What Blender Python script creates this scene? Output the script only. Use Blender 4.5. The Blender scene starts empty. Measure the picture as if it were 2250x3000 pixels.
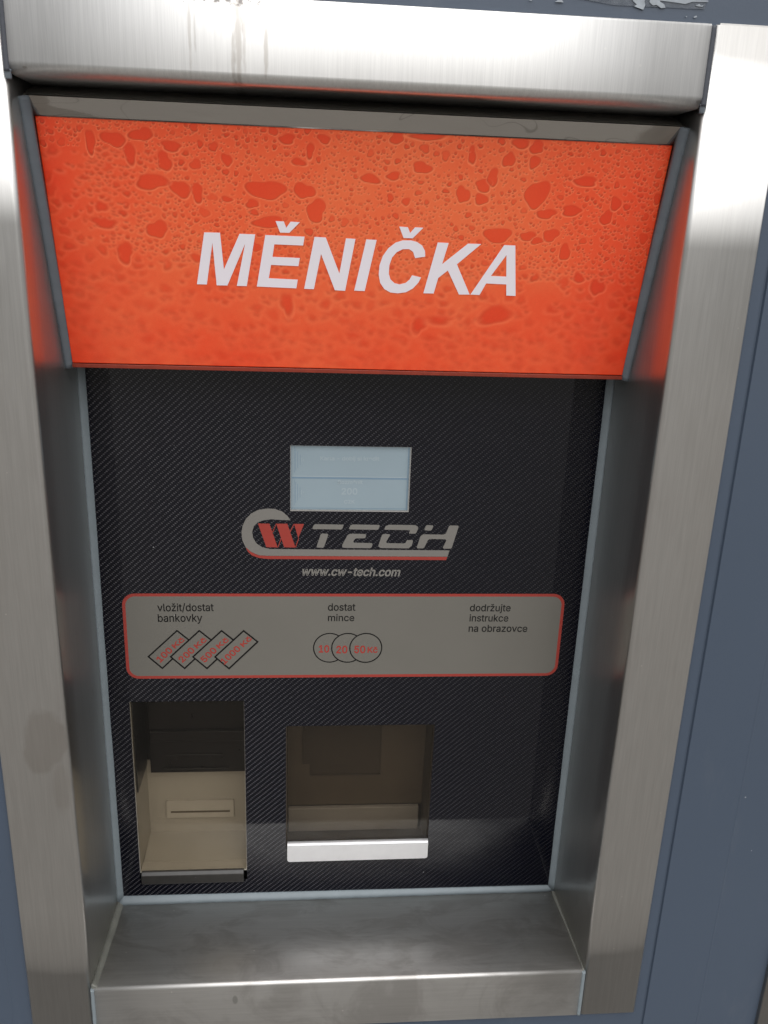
import bpy, math, random
import numpy as np
from mathutils import Matrix, Vector

# ------------------------------------------------------------------ camera, world, sun, exposure
scene = bpy.context.scene
COL = scene.collection
ZO = 1.5                                   # height of the lintel's lower edge above the ground

cam_d = bpy.data.cameras.new('camera')
cam = bpy.data.objects.new('camera', cam_d); COL.objects.link(cam)
def cam_matrix(pos, p, y, r):
    Rz = Matrix.Rotation(y, 3, 'Z'); Rx = Matrix.Rotation(p, 3, 'X'); Ry = Matrix.Rotation(r, 3, 'Y')
    M = Rz @ Rx @ Ry
    right, fwd, up = M.col[0], M.col[1], M.col[2]
    m = Matrix((right, up, -fwd)).transposed().to_4x4()
    m.translation = Vector(pos)
    return m
cam.matrix_world = cam_matrix((-0.03114, -0.56786, ZO - 0.08113), -0.31489, -0.08897, -0.03657)
cam_d.sensor_fit = 'VERTICAL'; cam_d.sensor_height = 36.0
cam_d.lens = 2505.4 / 3000 * 36.0
cam_d.clip_start = 0.02; cam_d.clip_end = 800
scene.camera = cam

SUN_EL, SUN_AZ = math.radians(58), math.radians(172)     # azimuth measured from +Y towards +X
world = bpy.data.worlds.new('World'); scene.world = world; world.use_nodes = True
wn = world.node_tree; wn.nodes.clear()
w_out = wn.nodes.new('ShaderNodeOutputWorld'); w_bg = wn.nodes.new('ShaderNodeBackground')
w_sky = wn.nodes.new('ShaderNodeTexSky'); w_sky.sky_type = 'NISHITA'; w_sky.sun_disc = False
w_sky.sun_elevation = SUN_EL; w_sky.sun_rotation = SUN_AZ
w_sky.air_density = 1.0; w_sky.dust_density = 8.0; w_sky.ozone_density = 1.0
w_hs = wn.nodes.new('ShaderNodeHueSaturation'); w_hs.inputs['Saturation'].default_value = 0.12
w_bg.inputs['Strength'].default_value = 0.15
wn.links.new(w_sky.outputs[0], w_hs.inputs['Color']); w_min = wn.nodes.new('ShaderNodeMix'); w_min.data_type = 'RGBA'; w_min.blend_type = 'DARKEN'; w_min.inputs[0].default_value = 1.0; w_min.inputs[7].default_value = (9.0, 9.1, 9.3, 1)   # cloud veil: no glare round the sun
wn.links.new(w_hs.outputs[0], w_min.inputs[6]); wn.links.new(w_min.outputs[2], w_bg.inputs[0]); wn.links.new(w_bg.outputs[0], w_out.inputs[0])

sun_d = bpy.data.lights.new('sun', 'SUN'); sun_d.energy = 0.9; sun_d.angle = math.radians(80); sun_d.color = (1.0, 0.97, 0.93)
sun = bpy.data.objects.new('sun', sun_d); COL.objects.link(sun)
sdir = Vector((math.sin(SUN_AZ) * math.cos(SUN_EL), math.cos(SUN_AZ) * math.cos(SUN_EL), math.sin(SUN_EL)))
sun.rotation_euler = sdir.to_track_quat('Z', 'Y').to_euler(); sun.location = (0, -4, 6)

vs = scene.view_settings
vs.view_transform = 'Standard'; vs.look = 'None'; vs.gamma = 1; vs.use_curve_mapping = False
vs.exposure = 0.68
scene.cycles.max_bounces = 10; scene.cycles.transparent_max_bounces = 12

# ------------------------------------------------------------------ materials
def new_mat(name):
    m = bpy.data.materials.new(name); m.use_nodes = True
    nt = m.node_tree; b = nt.nodes['Principled BSDF']
    return m, nt, b
def N(nt, t, **kw):
    n = nt.nodes.new(t)
    for k, v in kw.items(): setattr(n, k, v)
    return n
def plug(nt, s, v):
    if hasattr(v, 'is_linked') or hasattr(v, 'links'): nt.links.new(v, s)
    else: s.default_value = v
def M_(nt, op, a, b=None, c=None, clamp=False):
    n = N(nt, 'ShaderNodeMath', operation=op); n.use_clamp = clamp
    for i, v in enumerate((a, b, c)):
        if v is not None: plug(nt, n.inputs[i], v)
    return n.outputs[0]
def mixc(nt, f, a, b, mode='MIX'):
    n = N(nt, 'ShaderNodeMix', data_type='RGBA', blend_type=mode)
    plug(nt, n.inputs[0], f); plug(nt, n.inputs[6], a); plug(nt, n.inputs[7], b)
    return n.outputs[2]
def ramp(nt, v, lo, hi, a=0.0, b=1.0):
    n = N(nt, 'ShaderNodeMapRange', interpolation_type='SMOOTHSTEP')
    plug(nt, n.inputs[0], v); n.inputs[1].default_value = lo; n.inputs[2].default_value = hi
    n.inputs[3].default_value = a; n.inputs[4].default_value = b
    return n.outputs[0]
def noise(nt, scale, vec=(1, 1, 1), detail=3, off=(0, 0, 0), rough=0.5, dist=0.0):
    tc = N(nt, 'ShaderNodeTexCoord'); mp = N(nt, 'ShaderNodeMapping')
    mp.inputs['Scale'].default_value = vec; mp.inputs['Location'].default_value = off
    nt.links.new(tc.outputs['Object'], mp.inputs[0])
    n = N(nt, 'ShaderNodeTexNoise'); n.inputs['Scale'].default_value = scale; n.inputs['Detail'].default_value = detail
    n.inputs['Roughness'].default_value = rough; n.inputs['Distortion'].default_value = dist
    nt.links.new(mp.outputs[0], n.inputs[0])
    return n.outputs[0]
def specks(nt, scale, thr, size=0.12, off=0.0):
    """sparse tiny dots (dust): 0..1 mask"""
    tc = N(nt, 'ShaderNodeTexCoord'); mp = N(nt, 'ShaderNodeMapping'); mp.inputs['Location'].default_value = (off, off, off)
    nt.links.new(tc.outputs['Object'], mp.inputs[0])
    v = N(nt, 'ShaderNodeTexVoronoi'); v.inputs['Scale'].default_value = scale
    nt.links.new(mp.outputs[0], v.inputs[0])
    sp = N(nt, 'ShaderNodeSeparateColor'); nt.links.new(v.outputs['Color'], sp.inputs[0])
    return M_(nt, 'MULTIPLY', M_(nt, 'GREATER_THAN', sp.outputs[0], thr), ramp(nt, v.outputs['Distance'], size * .5, size, 1, 0))
def pos(nt):
    g = N(nt, 'ShaderNodeNewGeometry'); s = N(nt, 'ShaderNodeSeparateXYZ'); nt.links.new(g.outputs['Position'], s.inputs[0])
    return s.outputs
def blob(nt, P, cx, cz, rx, rz, soft=0.35, wob=None):
    dx = M_(nt, 'DIVIDE', M_(nt, 'SUBTRACT', P[0], cx), rx); dz = M_(nt, 'DIVIDE', M_(nt, 'SUBTRACT', P[2], cz), rz)
    d = M_(nt, 'SQRT', M_(nt, 'ADD', M_(nt, 'MULTIPLY', dx, dx), M_(nt, 'MULTIPLY', dz, dz)))
    if wob is not None: d = M_(nt, 'ADD', d, wob)
    return ramp(nt, d, 1 - soft, 1 + soft, 1, 0)
def bump(nt, b, h, strength, dist=0.0005):
    n = N(nt, 'ShaderNodeBump'); n.inputs['Strength'].default_value = strength; n.inputs['Distance'].default_value = dist
    nt.links.new(h, n.inputs['Height']); nt.links.new(n.outputs[0], b.inputs['Normal'])

def steel(name, grain='Z', base=(0.56, 0.55, 0.53), rough=0.3, dirt=0.25, extra=None):
    m, nt, b = new_mat(name)
    gv = (1, 1, 0.025) if grain == 'Z' else (0.02, 1, 1)
    g1 = noise(nt, 1500, gv, 2); g2 = noise(nt, 420, gv, 3, (3, 1, 2))
    cloud = noise(nt, 9, (1, 1, 0.6), 5, (1, 5, 2), 0.6); fine = noise(nt, 60, (1, 1, .7), 4, (7, 2, 1))
    g = M_(nt, 'ADD', M_(nt, 'MULTIPLY', g1, 0.5), M_(nt, 'MULTIPLY', g2, 0.5))
    col = mixc(nt, ramp(nt, g, 0.3, 0.7), tuple(c * 0.93 for c in base) + (1,), tuple(min(1, c * 1.05) for c in base) + (1,))
    col = mixc(nt, M_(nt, 'MULTIPLY', ramp(nt, cloud, 0.45, 0.75), dirt), col, (0.27, 0.235, 0.2, 1))
    P = pos(nt); wob = M_(nt, 'MULTIPLY', M_(nt, 'SUBTRACT', noise(nt, 35, (1, 1, 1), 3), 0.5), 1.2)
    rgh = M_(nt, 'ADD', M_(nt, 'ADD', M_(nt, 'MULTIPLY', g, 0.08), rough - 0.04), M_(nt, 'MULTIPLY', fine, 0.03))
    if extra: col, rgh = extra(nt, P, wob, col, rgh)
    dot = specks(nt, 90, 0.93, 0.09)
    col = mixc(nt, M_(nt, 'MULTIPLY', dot, 0.5), col, (0.9, 0.88, 0.84, 1))
    nt.links.new(col, b.inputs['Base Color']); nt.links.new(rgh, b.inputs['Roughness'])
    b.inputs['Metallic'].default_value = 1.0
    big = noise(nt, 5, (1, 1, 1), 2)
    h = M_(nt, 'ADD', M_(nt, 'MULTIPLY', g, 0.12), M_(nt, 'MULTIPLY', big, 1.6))
    bump(nt, b, h, 0.35, 0.0006)
    # brushing: reflections are smeared across the grain
    ge = N(nt, 'ShaderNodeNewGeometry'); cr = N(nt, 'ShaderNodeVectorMath', operation='CROSS_PRODUCT'); nt.links.new(ge.outputs['Normal'], cr.inputs[0])
    cr.inputs[1].default_value = (0, 0.02, 1) if grain == 'Z' else (1, 0.01, 0)
    nm = N(nt, 'ShaderNodeVectorMath', operation='NORMALIZE'); nt.links.new(cr.outputs[0], nm.inputs[0]); nt.links.new(nm.outputs[0], b.inputs['Tangent'])
    b.inputs['Anisotropic'].default_value = 0.5 if grain == 'Z' else 0.0
    return m

def ex_post(nt, P, wob, col, rgh):
    # brown hand-grease stain on the left post
    s = blob(nt, P, -0.2275, 1.050, 0.0155, 0.026, 0.14, wob); s2 = blob(nt, P, -0.2185, 1.014, 0.006, 0.022, 0.3, wob)
    s = M_(nt, 'MAXIMUM', s, M_(nt, 'MULTIPLY', s2, 0.7))
    col = mixc(nt, M_(nt, 'MULTIPLY', s, 0.28), col, (0.26, 0.21, 0.165, 1))
    return col, M_(nt, 'ADD', rgh, M_(nt, 'MULTIPLY', s, 0.08))
def ex_lintel(nt, P, wob, col, rgh):
    w2 = M_(nt, 'MULTIPLY', M_(nt, 'SUBTRACT', noise(nt, 260, (1, 1, .25), 4), 0.5), 3.2)
    for cx, cz, rx, rz, a in ((.207, 1.5035, .0016, .0009, .6), (-.2, 1.5035, .0014, .0006, .6), (-.1045, 1.524, .0009, .020, .45), (-.1015, 1.531, .0007, .012, .4), (-.0765, 1.525, .0024, .026, .6), (-.0795, 1.512, .0012, .011, .45), (-.073, 1.53, .001, .02, .4), (-.0605, 1.518, .001, .013, .55)):
        s = blob(nt, P, cx, cz, rx, rz, 0.5, w2)
        col = mixc(nt, M_(nt, 'MULTIPLY', s, a * .7), col, (0.30, 0.25, 0.20, 1))
    w3 = M_(nt, 'MULTIPLY', M_(nt, 'SUBTRACT', noise(nt, 300, (1, 1, 1), 4), 0.5), 5.0)
    s = blob(nt, P, -.083, 1.547, .02, .0035, 0.4, w3)
    col = mixc(nt, M_(nt, 'MULTIPLY', s, 0.8), col, (0.12, 0.10, 0.09, 1))
    return col, rgh
def ex_sill(nt, P, wob, col, rgh):
    sm = noise(nt, 16, (1, 2.2, 1), 5, (2, 2, 2), 0.62, 1.2); sm2 = noise(nt, 45, (1, 1.5, 1), 4, (5, 1, 2), .6, .6)
    d = ramp(nt, sm, 0.42, 0.66); col = mixc(nt, M_(nt, 'MULTIPLY', d, 0.38), col, (0.25, 0.23, 0.21, 1))
    col = mixc(nt, M_(nt, 'MULTIPLY', ramp(nt, sm2, .6, .75), 0.12), col, (0.75, 0.74, 0.72, 1))
    s = blob(nt, P, -0.092, 0.797, 0.002, 0.004, 0.3, wob)
    col = mixc(nt, M_(nt, 'MULTIPLY', s, 0.4), col, (0.15, 0.15, 0.13, 1))
    return col, M_(nt, 'ADD', rgh, M_(nt, 'MULTIPLY', d, 0.03))

MAT = {}
MAT['steel_post'] = steel('brushed_steel_post', 'Z', extra=ex_post, base=(0.62, 0.61, 0.59), rough=0.3, dirt=0.12)
MAT['steel_lintel'] = steel('brushed_steel_lintel', 'Z', base=(0.80, 0.79, 0.77), extra=ex_lintel, rough=0.42, dirt=0.1)
MAT['steel_sill'] = steel('brushed_steel_sill', 'X', base=(0.6, 0.59, 0.57), extra=ex_sill, rough=0.47, dirt=0.12)
MAT['steel'] = steel('brushed_steel', 'Z')

def plain(name, col, rough=0.5, metal=0.0, var=0.12, nscale=60, spec=0.5, bumpy=0.0, coat=0.0, dust=0.0):
    m, nt, b = new_mat(name)
    n = noise(nt, nscale, (1, 1, 1), 4, (1, 2, 3))
    c = mixc(nt, n, tuple(v * (1 - var) for v in col) + (1,), tuple(v * (1 + var) for v in col) + (1,))
    if dust: c = mixc(nt, M_(nt, 'MULTIPLY', specks(nt, 110, 0.955, 0.075), dust), c, (0.6, 0.6, 0.6, 1))
    nt.links.new(c, b.inputs['Base Color'])
    nt.links.new(M_(nt, 'ADD', M_(nt, 'MULTIPLY', noise(nt, nscale * .5, (1, 1, 1), 3), 0.12), rough - 0.06), b.inputs['Roughness'])
    b.inputs['Metallic'].default_value = metal; b.inputs['Specular IOR Level'].default_value = spec
    b.inputs['Coat Weight'].default_value = coat
    if bumpy: bump(nt, b, noise(nt, nscale * 2, (1, 1, 1), 3), bumpy, 0.0008)
    return m
MAT['sealant'] = plain('grey_sealant', (0.175, 0.205, 0.222), 0.55, var=0.1, nscale=90, bumpy=0.4)
MAT['sealant_dark'] = plain('dark_grey_sealant', (0.125, 0.145, 0.165), 0.6, var=0.15, nscale=90, bumpy=0.4)
MAT['sealant_joint'] = plain('slate_grey_sealant', (0.05, 0.055, 0.068), 0.6, var=0.2, nscale=90, bumpy=0.3)
MAT['sealant_dirty'] = plain('dirty_sealant', (0.13, 0.132, 0.115), 0.55, var=0.35, nscale=70, bumpy=0.6)
MAT['dark_metal'] = plain('dark_housing_metal', (0.09, 0.085, 0.085), 0.5)
MAT['black_plastic'] = plain('black_moulded_plastic', (0.006, 0.006, 0.008), 0.3, spec=0.4, nscale=200, dust=0.3)
MAT['lip'] = plain('smoked_grey_plastic', (0.03, 0.028, 0.026), 0.35, var=0.3, nscale=150, dust=0.3)
MAT['beige'] = plain('beige_painted_metal', (0.36, 0.342, 0.305), 0.5, var=0.1, nscale=25, bumpy=0.1)
MAT['beige_light'] = plain('light_beige_plastic', (0.42, 0.40, 0.36), 0.4, var=0.08, nscale=60)
MAT['brown'] = plain('brown_metal', (0.10, 0.083, 0.063), 0.5, var=0.2, nscale=35, bumpy=0.1)
MAT['brown_dark'] = plain('dark_brown_metal', (0.05, 0.04, 0.03), 0.45, var=0.25, nscale=50)
MAT['tray_grey'] = plain('grey_tray_metal', (0.29, 0.28, 0.265), 0.45, var=0.1, nscale=60)
MAT['silver'] = plain('satin_silver', (0.66, 0.66, 0.67), 0.36, metal=0.65, var=0.05, nscale=120)
MAT['black'] = plain('black_print', (0.003, 0.003, 0.003), 0.35, spec=0.25)
MAT['red'] = plain('red_print', (0.30, 0.040, 0.030), 0.25, var=0.06)
MAT['grey'] = plain('grey_print', (0.18, 0.17, 0.155), 0.22, var=0.06, nscale=30, dust=0.25)
MAT['plate'] = plain('warm_grey_print', (0.145, 0.137, 0.120), 0.2, var=0.06, nscale=20, dust=0.35)
MAT['white'] = plain('white_acrylic_lettering', (0.83, 0.78, 0.83), 0.2, var=0.02, nscale=30)
MAT['edge_red'] = plain('dark_red_acrylic_edge', (0.22, 0.03, 0.015), 0.2, var=0.25, nscale=120)
MAT['tape_bits'] = plain('whitish_tape_residue', (0.28, 0.31, 0.34), 0.4, var=0.4, nscale=200)

# corrugated blue-grey wall paint
m, nt, b = new_mat('blue_grey_coated_sheet')
c = mixc(nt, noise(nt, 3, (1, 1, 1), 4), (0.048, 0.066, 0.096, 1), (0.060, 0.080, 0.113, 1))
c = mixc(nt, M_(nt, 'MULTIPLY', specks(nt, 70, 0.94, 0.06), 0.55), c, (0.5, 0.52, 0.55, 1))
c = mixc(nt, M_(nt, 'MULTIPLY', ramp(nt, noise(nt, 30, (1, 1, .25), 5, (4, 4, 1), .65), .55, .8), 0.25), c, (0.14, 0.15, 0.165, 1))
nt.links.new(c, b.inputs['Base Color']); b.inputs['Roughness'].default_value = 0.42
bump(nt, b, noise(nt, 500, (1, 1, 1), 2), 0.12, 0.0004); MAT['wall'] = m

# mirror-like strip above the sign, with water marks
m, nt, b = new_mat('polished_trim_steel')
ww = N(nt, 'ShaderNodeTexWave', wave_type='RINGS', rings_direction='SPHERICAL'); ww.inputs['Scale'].default_value = 14; ww.inputs['Distortion'].default_value = 7; ww.inputs['Detail'].default_value = 1
tc = N(nt, 'ShaderNodeTexCoord'); nt.links.new(tc.outputs['Object'], ww.inputs[0])
k = noise(nt, 24, (1, 1, 2.6), 0, (2, 1, 1), .5, 1.0)
ring = M_(nt, 'MULTIPLY', ramp(nt, M_(nt, 'ABSOLUTE', M_(nt, 'SUBTRACT', k, 0.62)), 0.0, 0.012, 1, 0), 1)
c = mixc(nt, M_(nt, 'MULTIPLY', ring, 0.45), (0.60, 0.57, 0.53, 1), (0.22, 0.20, 0.18, 1)); nt.links.new(c, b.inputs['Base Color'])
b.inputs['Metallic'].default_value = 1; b.inputs['Roughness'].default_value = 0.09
bump(nt, b, k, 0.4, 0.0015); MAT['polished'] = m

# printed droplet artwork: colour attribute on the sign mesh
m, nt, b = new_mat('orange_droplet_print')
at = N(nt, 'ShaderNodeAttribute', attribute_name='print'); nt.links.new(at.outputs['Color'], b.inputs['Base Color'])
b.inputs['Roughness'].default_value = 0.16; b.inputs['Specular IOR Level'].default_value = 0.45
bump(nt, b, noise(nt, 900, (1, 1, 1), 2), 0.04, 0.0003); MAT['sign'] = m

# carbon-fibre patterned film
m, nt, b = new_mat('carbon_fibre_film')
P = pos(nt); cs = 0.00137
U = M_(nt, 'DIVIDE', P[0], cs); V = M_(nt, 'DIVIDE', P[2], cs * 0.93)
fu = M_(nt, 'FRACT', U); fl = M_(nt, 'FLOOR', U)
wv = M_(nt, 'MULTIPLY', M_(nt, 'SUBTRACT', noise(nt, 40, (1, 1, 1), 2), 0.5), 0.5)
st = M_(nt, 'ADD', M_(nt, 'SUBTRACT', V, fl), M_(nt, 'MULTIPLY', fu, 0.35))
ph = M_(nt, 'FRACT', M_(nt, 'DIVIDE', M_(nt, 'ADD', M_(nt, 'ADD', st, wv), 4000), 4.0))
line = M_(nt, 'MULTIPLY', ramp(nt, ph, 0.0, 0.10), ramp(nt, ph, 0.12, 0.26, 1, 0))
br = ramp(nt, noise(nt, 700, (1, 1, 1), 2), 0.3, 0.62, 0.35, 1)
weft = M_(nt, 'MULTIPLY', ramp(nt, ph, 0.5, 0.7), ramp(nt, ph, .8, 1.0, 1, 0))
c = mixc(nt, M_(nt, 'MULTIPLY', weft, 0.25), (0.0015, 0.0018, 0.0048, 1), (0.006, 0.0065, 0.014, 1))
sheen_fall = ramp(nt, M_(nt, 'ADD', P[0], M_(nt, 'MULTIPLY', noise(nt, 9, (1, 1, 1), 3), 0.16)), -0.10, 0.24, 1, 0.4)      # angle-dependent sheen painted into the weave colour, weaker towards the right
c = mixc(nt, M_(nt, 'MULTIPLY', M_(nt, 'MULTIPLY', line, br), sheen_fall), c, (0.10, 0.097, 0.105, 1))
c = mixc(nt, M_(nt, 'MULTIPLY', specks(nt, 100, 0.95, 0.07), 0.6), c, (0.4, 0.4, 0.4, 1))
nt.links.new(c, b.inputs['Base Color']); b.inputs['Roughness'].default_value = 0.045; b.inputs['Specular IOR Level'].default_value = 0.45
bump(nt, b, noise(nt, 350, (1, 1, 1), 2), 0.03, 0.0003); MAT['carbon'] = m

# smoked acrylic
def smoked(name, tint, haze):
    m, nt, b = new_mat(name); nt.nodes.remove(b)
    out = nt.nodes['Material Output']
    tr = N(nt, 'ShaderNodeBsdfTransparent'); tr.inputs[0].default_value = tint
    gl = N(nt, 'ShaderNodeBsdfGlossy'); gl.inputs['Roughness'].default_value = 0.04
    df = N(nt, 'ShaderNodeBsdfDiffuse'); df.inputs[0].default_value = (0.35, 0.32, 0.28, 1)
    lw = N(nt, 'ShaderNodeLayerWeight'); lw.inputs['Blend'].default_value = 0.5
    f = M_(nt, 'ADD', M_(nt, 'MULTIPLY', M_(nt, 'POWER', lw.outputs['Facing'], 4.0), 0.5), 0.02)
    mx = N(nt, 'ShaderNodeMixShader'); nt.links.new(f, mx.inputs[0]); nt.links.new(tr.outputs[0], mx.inputs[1]); nt.links.new(gl.outputs[0], mx.inputs[2])
    m2 = N(nt, 'ShaderNodeMixShader')
    hz = M_(nt, 'ADD', M_(nt, 'MULTIPLY', ramp(nt, noise(nt, 400, (1, 1, 1), 3), 0.76, 0.80), 0.10), haze)
    nt.links.new(hz, m2.inputs[0]); nt.links.new(mx.outputs[0], m2.inputs[1]); nt.links.new(df.outputs[0], m2.inputs[2])
    nt.links.new(m2.outputs[0], out.inputs[0])
    return m
MAT['smoke'] = smoked('smoked_acrylic', (0.86, 0.83, 0.78, 1), 0.002)
MAT['smoke_brown'] = smoked('brown_smoked_acrylic', (0.77, 0.735, 0.685, 1), 0.012)
m, nt, b = new_mat('clear_tape_film'); b.inputs['Base Color'].default_value = (0.13, 0.15, 0.18, 1); b.inputs['Roughness'].default_value = 0.2; b.inputs['Alpha'].default_value = 0.45
bump(nt, b, noise(nt, 120, (1, 1, 1), 3), 0.6, 0.001); MAT['film'] = m

# lcd
def lcd(name, col, e):
    m, nt, b = new_mat(name)
    n = noise(nt, 22, (1, 1, 1), 3, (1, 1, 1)); c = mixc(nt, n, tuple(v * .93 for v in col) + (1,), tuple(v * 1.05 for v in col) + (1,))
    nt.links.new(c, b.inputs['Base Color']); nt.links.new(c, b.inputs['Emission Color']); b.inputs['Emission Strength'].default_value = e
    b.inputs['Roughness'].default_value = 0.15
    return m
MAT['lcd'] = lcd('lcd_backlight', (0.18, 0.225, 0.25), 0.27)
MAT['screen'] = lcd('lcd_pale_pixels', (0.215, 0.255, 0.275), 0.28)
MAT['screen_dark'] = lcd('lcd_blue_pixels', (0.12, 0.175, 0.225), 0.26)

m, nt, b = new_mat('paving'); c = mixc(nt, noise(nt, 1.3, (1, 1, 1), 6), (0.135, 0.126, 0.115, 1), (0.20, 0.188, 0.172, 1)); nt.links.new(c, b.inputs['Base Color']); b.inputs['Roughness'].default_value = 0.85; MAT['ground'] = m
m, nt, b = new_mat('reflection_bank_grey'); c = mixc(nt, noise(nt, 0.4, (1, 1, 1), 6), (0.10, 0.105, 0.10, 1), (0.20, 0.20, 0.19, 1)); nt.links.new(c, b.inputs['Base Color']); b.inputs['Roughness'].default_value = 0.95; MAT['reflection_bank'] = m  # tone of the unseen bank added to shape the steel's reflections

# ------------------------------------------------------------------ outline data (metres; glyph units 1/1000 em)
SIGN=[[[-0.11184,0.06075],[-0.10479,0.09644],[-0.09425,0.09654],[-0.09282,0.07174],[-0.08122,0.09633],[-0.07075,0.09629],[-0.07758,0.06053],[-0.08441,0.06046],[-0.07773,0.08984],[-0.09093,0.06054],[-0.0983,0.06045],[-0.09968,0.08976],[-0.10506,0.06082]],[[-0.07061,0.06046],[-0.06399,0.09612],[-0.03749,0.09597],[-0.03845,0.08997],[-0.058,0.09012],[-0.0594,0.08153],[-0.04069,0.08132],[-0.04168,0.07573],[-0.06048,0.07596],[-0.06221,0.06656],[-0.04211,0.06619],[-0.04313,0.06001]],[[-0.05693,0.10564],[-0.05143,0.10557],[-0.04982,0.10142],[-0.04689,0.1056],[-0.04069,0.10542],[-0.04777,0.09821],[-0.054,0.09813]],[[-0.03766,0.05989],[-0.03079,0.09607],[-0.0231,0.09593],[-0.01324,0.07149],[-0.00936,0.09586],[-0.00289,0.09567],[-0.00887,0.05932],[-0.01613,0.05953],[-0.02617,0.08464],[-0.03088,0.05981]],[[-0.00249,0.05967],[0.00458,0.09566],[0.01165,0.09549],[0.00494,0.0596]],[[0.046,0.08526],[0.04554,0.08923],[0.0434,0.09269],[0.03965,0.09509],[0.03531,0.09605],[0.02963,0.09585],[0.02477,0.09414],[0.02002,0.09018],[0.01647,0.08468],[0.01451,0.07818],[0.01426,0.07166],[0.01557,0.06585],[0.01871,0.06152],[0.02323,0.05913],[0.02839,0.0587],[0.03421,0.05963],[0.03914,0.06261],[0.0425,0.06671],[0.04425,0.07059],[0.03774,0.07185],[0.03622,0.06872],[0.03347,0.06628],[0.02945,0.06512],[0.02576,0.06588],[0.02269,0.06858],[0.0213,0.07262],[0.0214,0.07841],[0.02295,0.08391],[0.02588,0.08756],[0.03003,0.08983],[0.0343,0.09012],[0.03728,0.08838],[0.03903,0.08403]],[[0.02664,0.10502],[0.03257,0.10482],[0.03439,0.10103],[0.0375,0.105],[0.04317,0.10479],[0.03634,0.09748],[0.03009,0.09754]],[[0.04675,0.05927],[0.05392,0.09531],[0.06153,0.09515],[0.05828,0.08037],[0.07503,0.09521],[0.08426,0.09525],[0.06872,0.08072],[0.08007,0.05941],[0.07236,0.05917],[0.06275,0.07617],[0.05639,0.07055],[0.05412,0.05935]],[[0.08067,0.05943],[0.10049,0.09511],[0.10833,0.0951],[0.11342,0.05939],[0.10666,0.05948],[0.10559,0.06755],[0.091,0.06782],[0.08723,0.05933]],[[0.10298,0.08836],[0.10485,0.07315],[0.09375,0.07323]]]
DROPS=[[-0.06279,0.12543,0.01296,0.0072],[-0.03788,0.12581,0.0072,0.00576],[-0.02982,0.11335,0.0072,0.00792],[-0.1365,0.12774,0.01008,0.00576],[-0.11843,0.12384,0.0072,0.00576],[-0.10778,0.12222,0.00432,0.00648],[0.11845,0.12951,0.00864,0.01008],[0.06813,0.12757,0.00504,0.00612],[0.14409,0.11987,0.00792,0.0036],[0.12679,0.11708,0.0072,0.0036],[0.03938,0.14342,0.00648,0.00432],[0.02077,0.13747,0.00504,0.00288],[0.00557,0.13512,0.0072,0.00324],[0.09506,0.10162,0.00936,0.00648],[0.15025,0.13911,0.00936,0.00324],[0.02176,0.16105,0.00504,0.00432],[-0.12744,0.14059,0.00504,0.00612],[-0.1726,0.15059,0.0036,0.0072],[-0.15861,0.08112,0.00576,0.0072],[-0.12231,0.14997,0.0072,0.00324],[-0.14052,0.15604,0.00792,0.00432],[0.04181,0.16246,0.01152,0.00252],[0.07167,0.15248,0.00288,0.00576],[0.09658,0.15065,0.00432,0.0054],[0.10289,0.16086,0.0072,0.00288],[0.11394,0.15907,0.0054,0.00432],[0.11378,0.14992,0.0036,0.00504],[0.08153,0.13403,0.00648,0.00432],[0.08716,0.13925,0.00432,0.00576],[0.08101,0.12507,0.00576,0.0036],[0.11617,0.10174,0.00576,0.0036],[0.13231,0.10295,0.00576,0.00504],[0.14408,0.09154,0.00468,0.00576],[-0.04975,0.04894,0.00432,0.00792],[-0.13563,0.09734,0.0072,0.00648],[-0.08873,0.11855,0.0036,0.00216],[-0.02525,0.15822,0.00432,0.00324],[-0.07213,0.11623,0.00504,0.00288],[-0.15807,0.15257,0.00792,0.00504],[-0.17004,0.10062,0.00864,0.0036],[-0.06168,0.1046,0.0108,0.00432],[-0.08762,0.14307,0.0036,0.00432],[0.16915,0.11618,0.00432,0.00576],[0.17196,0.06766,0.00504,0.00648],[0.12314,0.09882,0.00432,0.00288],[0.15722,0.07391,0.00432,0.0036],[0.10055,0.04486,0.01224,0.0072],[0.04536,0.03627,0.00504,0.00648],[0.06027,0.0402,0.00864,0.00288],[-0.14886,0.14472,0.00432,0.00648],[0.17377,0.12559,0.0036,0.00576],[-0.04153,0.14355,0.00504,0.00252],[-0.03409,0.1509,0.00288,0.00504],[-0.04889,0.15721,0.00576,0.00324]]
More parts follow.
